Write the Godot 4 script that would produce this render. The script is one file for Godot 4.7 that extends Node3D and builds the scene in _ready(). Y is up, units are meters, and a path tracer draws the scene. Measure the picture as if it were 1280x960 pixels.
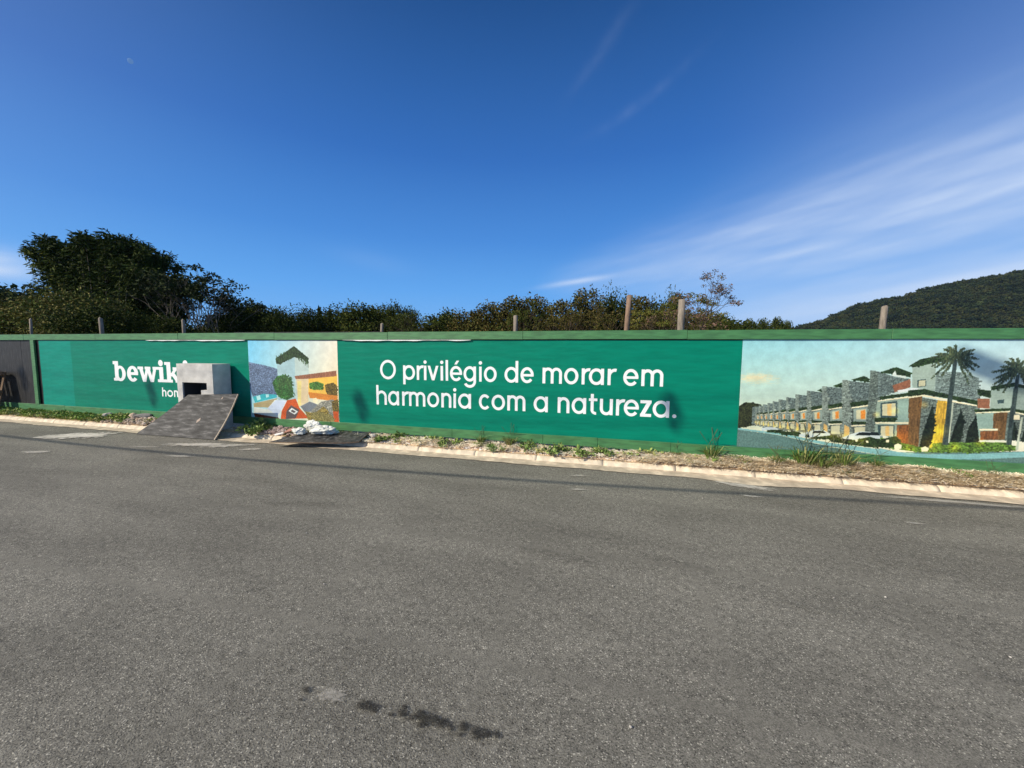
extends Node3D
# A painted hoarding along a road, with trees and a wooded hill behind it. Metres; the fence runs along x at z = -6.

var rng := RandomNumberGenerator.new()
var M := {}
var taken := {}

# ---------- naming and committing ----------
func numbered(called: String) -> String:
	var n: int = taken.get(called, 0)
	taken[called] = n + 1
	return called if n == 0 else "%s_%03d" % [called, n]

func tag(o: Node, label: String, category := "", group := "", kind := "") -> Node:
	if label: o.set_meta("label", label)
	if category: o.set_meta("category", category)
	if group: o.set_meta("group", group)
	if kind: o.set_meta("kind", kind)
	return o

func thing(called: String, label: String, category: String, at := Vector3.ZERO, turn := 0.0, group := "") -> Node3D:
	var o := Node3D.new()
	o.name = numbered(called)
	add_child(o)
	o.position = at
	o.rotation.y = turn
	tag(o, label, category, group)
	return o

func obj(called: String, mesh: Mesh, mat: Material, parent: Node = null) -> MeshInstance3D:
	var o := MeshInstance3D.new()
	o.mesh = mesh
	o.material_override = mat
	if parent == null:
		o.name = numbered(called)
		add_child(o)
	else:
		o.name = called
		if parent.has_node(called):
			var k := 1
			while parent.has_node("%s_%03d" % [called, k]): k += 1
			o.name = "%s_%03d" % [called, k]
		parent.add_child(o, true)
	return o

func struct(called: String, mesh: Mesh, mat: Material, label := "") -> MeshInstance3D:
	var o := obj(called, mesh, mat)
	tag(o, label, "", "", "structure")
	return o

func scatter(called: String, mesh: Mesh, mat: Material, places: Array, tints: Array, parent: Node = null) -> MultiMeshInstance3D:
	var mm := MultiMesh.new()
	mm.transform_format = MultiMesh.TRANSFORM_3D
	mm.use_colors = tints.size() > 0
	mm.mesh = mesh
	mm.instance_count = places.size()
	for i in places.size():
		mm.set_instance_transform(i, places[i])
		if tints.size() > 0: mm.set_instance_color(i, tints[i])
	var o := MultiMeshInstance3D.new()
	o.multimesh = mm
	o.material_override = mat
	o.name = numbered(called) if parent == null else called
	(self if parent == null else parent).add_child(o, true)
	o.set_meta("kind", "stuff")
	return o

# ---------- shape helpers ----------
func flat_st() -> SurfaceTool:
	var st := SurfaceTool.new()
	st.begin(Mesh.PRIMITIVE_TRIANGLES)
	st.set_smooth_group(-1)
	return st

func smooth_st() -> SurfaceTool:
	var st := SurfaceTool.new()
	st.begin(Mesh.PRIMITIVE_TRIANGLES)
	st.set_smooth_group(0)
	return st

func done(st: SurfaceTool) -> ArrayMesh:
	st.generate_normals()
	return st.commit()

# corners counter-clockwise as seen from the front
func quad(st: SurfaceTool, a: Vector3, b: Vector3, c: Vector3, d: Vector3) -> void:
	for p in [a, c, b, a, d, c]: st.add_vertex(p)

func quad_uv(st: SurfaceTool, a: Vector3, b: Vector3, c: Vector3, d: Vector3, ua: Vector2, ub: Vector2, uc: Vector2, ud: Vector2) -> void:
	var ps := [a, c, b, a, d, c]
	var us := [ua, uc, ub, ua, ud, uc]
	for i in 6:
		st.set_uv(us[i])
		st.add_vertex(ps[i])

func tri(st: SurfaceTool, a: Vector3, b: Vector3, c: Vector3) -> void:
	for p in [a, c, b]: st.add_vertex(p)

# a box with chamfered edges; t carries it into place
func box(st: SurfaceTool, t: Transform3D, size: Vector3, ch := 0.003) -> void:
	var h := size * 0.5
	var c := minf(ch, minf(h.x, minf(h.y, h.z)) * 0.45)
	var faces := []
	for axis in 3:
		for s in [-1.0, 1.0]:
			var u := (axis + 1) % 3
			var v := (axis + 2) % 3
			var n := Vector3.ZERO
			n[axis] = s
			var eu := Vector3.ZERO
			eu[u] = h[u] - c
			var ev := Vector3.ZERO
			ev[v] = (h[v] - c) * s
			var o := n * h[axis]
			faces.append([o - eu - ev, o + eu - ev, o + eu + ev, o - eu + ev])
	for f in faces: quad(st, t * (f[0] as Vector3), t * (f[1] as Vector3), t * (f[2] as Vector3), t * (f[3] as Vector3))
	for axis in 3:
		var u := (axis + 1) % 3
		var v := (axis + 2) % 3
		for su in [-1.0, 1.0]:
			for sv in [-1.0, 1.0]:
				var e := Vector3.ZERO
				e[axis] = h[axis] - c
				var p1 := Vector3.ZERO
				p1[u] = su * h[u]
				p1[v] = sv * (h[v] - c)
				var p2 := Vector3.ZERO
				p2[u] = su * (h[u] - c)
				p2[v] = sv * h[v]
				if su * sv > 0: quad(st, t * (p1 - e), t * (p2 - e), t * (p2 + e), t * (p1 + e))
				else: quad(st, t * (p1 - e), t * (p1 + e), t * (p2 + e), t * (p2 - e))
	for sx in [-1.0, 1.0]:
		for sy in [-1.0, 1.0]:
			for sz in [-1.0, 1.0]:
				var a := Vector3(sx * h.x, sy * (h.y - c), sz * (h.z - c))
				var b := Vector3(sx * (h.x - c), sy * h.y, sz * (h.z - c))
				var d := Vector3(sx * (h.x - c), sy * (h.y - c), sz * h.z)
				if sx * sy * sz > 0: tri(st, t * a, t * b, t * d)
				else: tri(st, t * a, t * d, t * b)

func at(p: Vector3, rot := Vector3.ZERO) -> Transform3D:
	return Transform3D(Basis.from_euler(rot), p)

# a tube through points, one radius each; rough gives it an uneven bark
func tube(st: SurfaceTool, pts: Array, radii: Array, sides := 8, rough := 0.0, cap := true) -> void:
	var rings := []
	var right := Vector3.RIGHT
	for i in pts.size():
		var dir: Vector3 = (pts[mini(i + 1, pts.size() - 1)] as Vector3) - (pts[maxi(i - 1, 0)] as Vector3)
		dir = dir.normalized()
		right = right - dir * right.dot(dir)
		if right.length() < 0.05: right = dir.cross(Vector3(0.3, 0.2, 0.9))
		right = right.normalized()
		var up := dir.cross(right)
		var ring := []
		for k in sides:
			var a := TAU * k / sides
			var r: float = radii[i] * (1.0 + rough * (rng.randf() - 0.5))
			ring.append((pts[i] as Vector3) + (right * cos(a) + up * sin(a)) * r)
		rings.append(ring)
	for i in rings.size() - 1:
		for k in sides:
			var n := (k + 1) % sides
			quad(st, rings[i][k], rings[i][n], rings[i + 1][n], rings[i + 1][k])
	if cap:
		for k in range(1, sides - 1):
			tri(st, rings[0][0], rings[0][k + 1], rings[0][k])
			var e: Array = rings[rings.size() - 1]
			tri(st, e[0], e[k], e[k + 1])

# a lump of stone: a subdivided octahedron pushed about by noise
func rock_mesh(seed_: int, level := 2, angular := 0.5) -> ArrayMesh:
	var tris := []
	var ax := [Vector3.RIGHT, Vector3.UP, Vector3.BACK]
	for sx in [-1.0, 1.0]:
		for sy in [-1.0, 1.0]:
			for sz in [-1.0, 1.0]:
				var a: Vector3 = ax[0] * sx
				var b: Vector3 = ax[1] * sy
				var c: Vector3 = ax[2] * sz
				tris.append([a, b, c] if sx * sy * sz > 0 else [a, c, b])
	for l in level:
		var next := []
		for t in tris:
			var ab: Vector3 = (t[0] + t[1]).normalized()
			var bc: Vector3 = (t[1] + t[2]).normalized()
			var ca: Vector3 = (t[2] + t[0]).normalized()
			next.append_array([[t[0], ab, ca], [ab, t[1], bc], [ca, bc, t[2]], [ab, bc, ca]])
		tris = next
	var r := RandomNumberGenerator.new()
	r.seed = seed_
	var cuts := []
	for i in 12: cuts.append([Vector3(r.randfn(), r.randfn(), r.randfn()).normalized(), r.randf_range(0.42, 0.8)])
	var st := flat_st()
	for t in tris:
		var q := []
		for p in t:
			var d: float = 1.0
			for c in cuts:
				var k: float = (p as Vector3).dot(c[0])
				if k > 0.05: d = minf(d, lerpf(1.0, c[1] / k, angular * 2.0) if c[1] < k else 1.0)
			q.append(p * d * 0.5)
		tri(st, q[0], q[1], q[2])
	return done(st)

# loose leaves in an ellipsoid; every leaf is a small bent diamond of its own
func leaves(st: SurfaceTool, c: Vector3, r: Vector3, n: int, size: float, wide: float, cols: Array, shell := 0.45, hang := 0.0) -> void:
	for i in n:
		var d := Vector3(rng.randfn(), rng.randfn(), rng.randfn()).normalized()
		var p := c + d * r * pow(rng.randf(), shell)
		var along := (Vector3(rng.randfn(), rng.randfn() * 0.6 - hang, rng.randfn()) + d * 0.5).normalized()
		var side := along.cross(Vector3(rng.randfn(), rng.randfn(), rng.randfn())).normalized()
		var s := size * rng.randf_range(0.6, 1.3)
		var col: Color = cols[rng.randi() % cols.size()]
		var v := rng.randf_range(0.7, 1.3)
		st.set_color(Color(col.r * v, col.g * v, col.b * v))
		var fold := along.cross(side) * s * wide * 0.25
		var m := p + along * s * 0.5
		var w := side * s * wide * 0.5
		tri(st, p, m + w + fold, p + along * s)
		tri(st, p, p + along * s, m - w + fold)

func grid_noise(freq: float, seed_: int, type := FastNoiseLite.TYPE_SIMPLEX_SMOOTH, oct := 3) -> FastNoiseLite:
	var n := FastNoiseLite.new()
	n.seed = seed_
	n.noise_type = type
	n.frequency = freq
	n.fractal_type = FastNoiseLite.FRACTAL_FBM if oct > 1 else FastNoiseLite.FRACTAL_NONE
	n.fractal_octaves = oct
	return n

# a seamless grey picture turned into colour by a function of (value 0..1, random 0..1) -> Color
func texture(w: int, h: int, noise: FastNoiseLite, f: Callable, normal_strength := 0.0) -> Array:
	var im := noise.get_seamless_image(w, h)
	im.convert(Image.FORMAT_L8)
	var src := im.get_data()
	var out := PackedByteArray()
	out.resize(w * h * 3)
	var height := PackedByteArray()
	height.resize(w * h)
	var r := RandomNumberGenerator.new()
	r.seed = noise.seed + 7
	for i in w * h:
		var c: Color = f.call(src[i] / 255.0, r.randf(), i % w, i / w)
		out[i * 3] = clampi(int(c.r * 255.0), 0, 255)
		out[i * 3 + 1] = clampi(int(c.g * 255.0), 0, 255)
		out[i * 3 + 2] = clampi(int(c.b * 255.0), 0, 255)
		height[i] = clampi(int(c.a * 255.0), 0, 255)
	var res := [ImageTexture.create_from_image(Image.create_from_data(w, h, false, Image.FORMAT_RGB8, out)), null]
	if normal_strength > 0.0:
		var hm := Image.create_from_data(w, h, false, Image.FORMAT_L8, height)
		hm.convert(Image.FORMAT_RGBA8)
		hm.bump_map_to_normal_map(normal_strength)
		res[1] = ImageTexture.create_from_image(hm)
	return res

func lin(r: float, g: float, b: float) -> Color:
	return Color(r, g, b).linear_to_srgb()

func plain_mat(c: Color, rough := 0.8, spec := 0.5) -> StandardMaterial3D:
	var m := StandardMaterial3D.new()
	m.albedo_color = c
	m.roughness = rough
	m.metallic_specular = spec
	return m

func tri_mat(tex: Array, scale: float, rough := 0.85, tint := Color.WHITE, nscale := 1.0, world := true) -> StandardMaterial3D:
	var m := StandardMaterial3D.new()
	m.albedo_texture = tex[0]
	m.albedo_color = tint
	m.roughness = rough
	m.uv1_triplanar = true
	m.uv1_world_triplanar = world
	m.uv1_scale = Vector3.ONE * scale
	if tex[1]:
		m.normal_enabled = true
		m.normal_texture = tex[1]
		m.normal_scale = nscale
	return m

func vertex_mat(rough := 0.8, light_through := 0.0) -> StandardMaterial3D:
	var m := StandardMaterial3D.new()
	m.vertex_color_use_as_albedo = true
	m.roughness = rough
	m.cull_mode = BaseMaterial3D.CULL_DISABLED
	m.metallic_specular = 0.16
	if light_through > 0.0:
		m.backlight_enabled = true
		m.backlight = Color(light_through, light_through, light_through)
	return m

# ---------- sky ----------
const SKY_EL := [0.0, 4.0, 9.0, 16.0, 26.0, 41.0, 60.0, 90.0]
const SKY_R := [0.245, 0.19, 0.125, 0.072, 0.037, 0.0165, 0.012, 0.011]
const SKY_G := [0.52, 0.475, 0.395, 0.27, 0.162, 0.082, 0.058, 0.05]
const SKY_B := [0.90, 0.93, 0.88, 0.72, 0.52, 0.275, 0.20, 0.175]

func bump(x: float, c: float, w: float) -> float:
	var d := (x - c) / w
	return exp(-d * d)

func make_sky() -> ImageTexture:
	var w := 2048
	var h := 1024
	var data := PackedFloat32Array()
	data.resize(w * h * 3)
	var streak := grid_noise(1.0, 5, FastNoiseLite.TYPE_SIMPLEX_SMOOTH, 5)
	var soft := grid_noise(1.0, 9, FastNoiseLite.TYPE_SIMPLEX_SMOOTH, 3)
	var sun := -SUN_DIR.normalized()
	for y in h / 2:
		var el := 90.0 - (y + 0.5) * 180.0 / h
		var k := 0
		while k < 6 and el > SKY_EL[k + 1]: k += 1
		var t: float = (el - SKY_EL[k]) / (SKY_EL[k + 1] - SKY_EL[k])
		var r0: float = lerpf(SKY_R[k], SKY_R[k + 1], t)
		var g0: float = lerpf(SKY_G[k], SKY_G[k + 1], t)
		var b0: float = lerpf(SKY_B[k], SKY_B[k + 1], t)
		var ce := cos(deg_to_rad(el))
		var se := sin(deg_to_rad(el))
		for x in w:
			var az := fposmod((x + 0.5) / w * 360.0 + 180.0, 360.0) - 180.0   # the picture starts at -z
			var ar := deg_to_rad(az)
			var d := Vector3(ce * sin(ar), se, -ce * cos(ar))
			var r := r0
			var g := g0
			var b := b0
			# brighter, whiter air towards the sun
			var c := maxf(0.0, d.dot(sun))
			var glow := 0.9 * pow(c, 14.0) + 0.34 * pow(c, 3.0) * (1.0 - 0.6 * se)
			r += glow * 0.95
			g += glow * 0.85
			b += glow * 0.62
			# thin high cloud
			if el > 0.5:
				var cl := 0.0
				if az > -40.0 and az < 140.0 and el < 40.0:
					var mid := 9.8 + 3.9 * (1.0 - exp(-(az + 10.0) / 24.0)) + 0.075 * maxf(0.0, az - 8.0)
					var across := el - mid
					var body := 1.0 - exp(-maxf(0.0, az + 11.0) / 22.0)
					var fade := 1.0 - smoothstep(60.0, 130.0, az)
					var n := 0.5 + 0.5 * streak.get_noise_2d(az * 0.045 + el * 0.02, across * 0.35 - az * 0.012)
					var up_w := 1.5 + 4.6 * body
					var dn_w := 0.7 + 5.6 * body
					var shape := exp(-pow(across / (up_w if across > 0.0 else dn_w), 2.0))
					cl += shape * body * fade * (0.24 + 0.70 * n * (0.6 + 0.8 * (0.5 + 0.5 * soft.get_noise_2d(az * 0.10 + 9.0, across * 0.9 - az * 0.03))))
					cl += 0.62 * bump(across, 0.0, 0.36) * bump(az, -4.5, 4.2) * (0.5 + n * 0.8)
					var low := el - (4.6 + 0.1 * (az - 14.0))
					cl += 0.62 * bump(low, 0.0, 1.9) * smoothstep(2.0, 34.0, az) * fade * (0.45 + 0.8 * n)
					cl += 0.34 * smoothstep(-6.0, 26.0, az) * fade * exp(-pow((el - 2.0) / 7.0, 2.0))
					cl += 0.13 * smoothstep(8.0, 44.0, az) * fade * (1.0 - smoothstep(22.0, 40.0, el)) * smoothstep(12.0, 18.0, el)
				if az > -16.0 and az < 18.0 and el > 24.0:
					var wn := 0.5 + 0.5 * streak.get_noise_2d(az * 0.35 + 40.0, el * 0.35)
					var l1 := (az - (-3.9 + (el - 34.5) * 1.15))
					cl += 0.055 * bump(l1, 0.0, 1.1) * bump(el, 36.5, 3.2) * wn
					var l2 := el - (27.2 + 0.26 * (az + 7.5) + 0.008 * pow(az + 7.0, 2.0))
					cl += 0.065 * bump(l2, 0.0, 0.6) * bump(az, 3.5, 5.5) * wn
				if az > -110.0 and az < -55.0 and el < 16.0:
					cl += 0.95 * bump(el, 7.4 + 0.03 * (az + 68.0), 1.35) * (1.0 - smoothstep(-68.5, -62.5, az)) * (0.4 + 0.8 * (0.5 + 0.5 * streak.get_noise_2d(az * 0.12, el * 0.8)))
				if az < -25.0 and az > -60.0 and el > 6.0 and el < 22.0:
					cl += 0.045 * bump(el, 12.4 - 0.12 * (az + 33.0), 1.2) * bump(az, -34.0, 5.0)
				if az > 120.0 or az < -110.0:
					var px := d.x / (se + 0.12)
					var pz := d.z / (se + 0.12)
					var m := smoothstep(0.05, 0.6, soft.get_noise_2d(px * 0.6, pz * 0.6)) * (0.5 + 0.5 * streak.get_noise_2d(px * 0.8, pz * 3.0))
					cl += 0.3 * m * smoothstep(1.0, 12.0, el) * (1.0 - smoothstep(40.0, 70.0, el)) * smoothstep(110.0, 130.0, absf(az))
				cl = clampf(cl, 0.0, 0.82)
				r = lerpf(r, 0.66, cl)
				g = lerpf(g, 0.78, cl)
				b = lerpf(b, 0.98, cl)
			var i := (y * w + x) * 3
			data[i] = r
			data[i + 1] = g
			data[i + 2] = b
	for y in range(h / 2, h):
		for x in w:
			var i := (y * w + x) * 3
			data[i] = 0.16
			data[i + 1] = 0.17
			data[i + 2] = 0.16
	return ImageTexture.create_from_image(Image.create_from_data(w, h, false, Image.FORMAT_RGBF, data.to_byte_array()))

# ---------- flat print for the two pictures on the hoarding ----------
const INK := {
	"treedark": [52, 58, 34], "stone": [108, 124, 118], "stonefin": [134, 148, 136], "stonedark": [74, 86, 80], "stonelit": [108, 122, 112], "stonecube": [128, 146, 138], "stoneblue": [112, 132, 160], "stonegrey": [120, 128, 134], "rocks": [150, 150, 136],
	"wallwarm": [150, 128, 84], "hedge": [44, 62, 34], "glow": [250, 238, 196], "wallgrey": [142, 160, 148], "window": [206, 204, 166], "orange": [222, 140, 58], "orange2": [205, 92, 44],
	"warm": [226, 186, 112], "rust": [152, 102, 74], "rustdark": [120, 62, 40], "wallpale": [214, 226, 214], "teal": [146, 166, 148], "frame": [62, 84, 84], "curtain": [224, 190, 120],
	"tealwall": [150, 178, 162], "wood": [114, 86, 52], "door": [126, 82, 48], "white": [232, 240, 234], "cube": [164, 184, 168], "yellow": [214, 172, 62], "cypress": [30, 40, 30],
	"road": [94, 126, 120], "pave": [132, 184, 182], "lawn": [86, 118, 48], "car": [200, 214, 212], "dark": [26, 36, 38], "trunk": [60, 74, 70], "pole": [190, 200, 176],
	"pal": [170, 202, 206], "pale2": [192, 212, 204], "sunset": [246, 196, 84], "peach": [226, 206, 164], "paleyellow": [232, 216, 140], "palmgreen": [62, 110, 56], "greenmid": [78, 122, 52],
	"brownleaf": [108, 92, 44], "waterblue": [70, 186, 196], "tealwhite": [190, 236, 236], "beige": [178, 164, 124], "lounger": [226, 234, 226], "loungerlit": [206, 220, 238], "slate": [92, 84, 84], "straw": [150, 132, 70],
}

func ink(name_: String, k := 1.0) -> Color:
	var a: Array = INK[name_]
	return Color(a[0] / 255.0 * k, a[1] / 255.0 * k, a[2] / 255.0 * k)

func dab(im: Image, x: int, y: int, w: int, h: int, c: Color) -> void:
	im.fill_rect(Rect2i(x, y, w, h).intersection(Rect2i(0, 0, im.get_width(), im.get_height())), c)

func paint(im: Image, item: Array, r: RandomNumberGenerator) -> void:
	var how: PackedStringArray = item[0].split("/")
	var pts := PackedVector2Array()
	for i in range(1, item.size(), 2): pts.append(Vector2(item[i], item[i + 1]))
	var lo := pts[0]
	var hi := pts[0]
	for p in pts:
		lo = lo.min(p)
		hi = hi.max(p)
	var area := 0.0
	for y in range(maxi(0, int(lo.y)), mini(im.get_height(), int(hi.y) + 1)):
		var xs := []
		for i in pts.size():
			var a := pts[i]
			var b := pts[(i + 1) % pts.size()]
			if (a.y <= y + 0.5) != (b.y <= y + 0.5): xs.append(a.x + (y + 0.5 - a.y) / (b.y - a.y) * (b.x - a.x))
		xs.sort()
		for i in range(0, xs.size() - 1, 2):
			var x0 := roundi(xs[i])
			var x1 := maxi(x0 + 1, roundi(xs[i + 1]))
			area += x1 - x0
			if how[1] == "wood":
				var x := x0
				while x < x1:
					var k := 0.82 + 0.36 * fposmod(sin(x * 12.9) * 43758.5, 1.0)
					dab(im, x, y, mini(3, x1 - x), 1, ink(how[0], k))
					x += 3
			else: dab(im, x0, y, x1 - x0, 1, ink(how[0], r.randf_range(0.97, 1.03)))
	if how[1] == "leaf" or how[1] == "stone":
		for i in int(area / (9.0 if how[1] == "leaf" else 16.0)):
			var p := Vector2(r.randf_range(lo.x, hi.x), r.randf_range(lo.y, hi.y))
			if not Geometry2D.is_point_in_polygon(p, pts): continue
			if how[1] == "leaf": dab(im, int(p.x) + r.randi_range(-2, 1), int(p.y) + r.randi_range(-2, 1), r.randi_range(2, 7), r.randi_range(2, 5), ink(how[0], r.randf_range(0.5, 1.42)))
			else:
				var w := r.randi_range(3, 9)
				var h := r.randi_range(2, 6)
				dab(im, int(p.x), int(p.y), w + 1, h + 1, ink(how[0], 0.62))
				dab(im, int(p.x), int(p.y), w, h, ink(how[0], r.randf_range(0.8, 1.3)))

func grain_print(im: Image, r: RandomNumberGenerator) -> void:
	var d := im.get_data()
	for i in range(0, d.size(), 3):
		var k := r.randf_range(0.94, 1.06)
		for j in 3: d[i + j] = clampi(int(d[i + j] * k), 0, 255)
	im.set_data(im.get_width(), im.get_height(), false, Image.FORMAT_RGB8, d)

func warm_glow(im: Image, c: Vector2, rad: float) -> void:   # a lamp's pool of light in the printed picture
	for y in range(maxi(0, int(c.y - rad)), mini(im.get_height(), int(c.y + rad))):
		for x in range(maxi(0, int(c.x - rad)), mini(im.get_width(), int(c.x + rad))):
			var f := 1.0 - Vector2(x, y).distance_to(c) / rad
			if f > 0.0:
				var was := im.get_pixel(x, y)
				im.set_pixel(x, y, was.lerp(Color(minf(1.0, was.r * 1.5 + 0.2), minf(1.0, was.g * 1.3 + 0.12), was.b), f * 0.7))

func photo_like(im: Image, r: RandomNumberGenerator) -> void:   # uneven tone and the softness of an enlarged picture
	var w := im.get_width()
	var h := im.get_height()
	var big := grid_noise(0.02, 77, FastNoiseLite.TYPE_SIMPLEX_SMOOTH, 5)
	var fine := grid_noise(0.12, 78, FastNoiseLite.TYPE_SIMPLEX, 3)
	im.resize(int(w * 0.55), int(h * 0.55), Image.INTERPOLATE_BILINEAR)
	im.resize(w, h, Image.INTERPOLATE_CUBIC)
	var d := im.get_data()
	for y in h:
		for x in w:
			var i := (y * w + x) * 3
			var lum := (d[i] + d[i + 1] + d[i + 2]) / 765.0
			var k := 1.0 + 0.07 * big.get_noise_2d(x, y) + 0.45 * fine.get_noise_2d(x, y * 0.7) * pow(1.0 - lum, 2.0)
			for j in 3: d[i + j] = clampi(int(d[i + j] * k), 0, 255)
	im.set_data(w, h, false, Image.FORMAT_RGB8, d)

func sky_print(w: int, h: int, tl: Color, tr: Color, bl: Color, br: Color) -> Image:
	var im := Image.create(w, h, false, Image.FORMAT_RGB8)
	for y in h:
		for x in w:
			var u := float(x) / w
			var v := float(y) / h
			im.set_pixel(x, y, tl.lerp(tr, u).lerp(bl.lerp(br, u), v))
	return im

func frond_crown(im: Image, c: Vector2, size: float, r: RandomNumberGenerator, dark := Color8(58, 78, 62), light := Color8(112, 122, 80)) -> void:
	for f in 17:
		var a := -PI * 0.5 + (f - 8) * 0.31 + r.randf_range(-0.1, 0.1)
		var len := size * r.randf_range(0.75, 1.1)
		for s in 26:
			var t := s / 25.0
			var p := c + Vector2(cos(a), sin(a)) * len * t + Vector2(0, 0.42 * len * t * t)
			for k in 4: dab(im, int(p.x + r.randfn() * 1.6), int(p.y + r.randfn() * 1.2), r.randi_range(1, 3), int(r.randf_range(2.0, 4.0 + 9.0 * t * (1.0 - t) * 4.0 * size / 66.0)), dark.lerp(light, r.randf()) * r.randf_range(0.6, 1.1))

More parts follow.
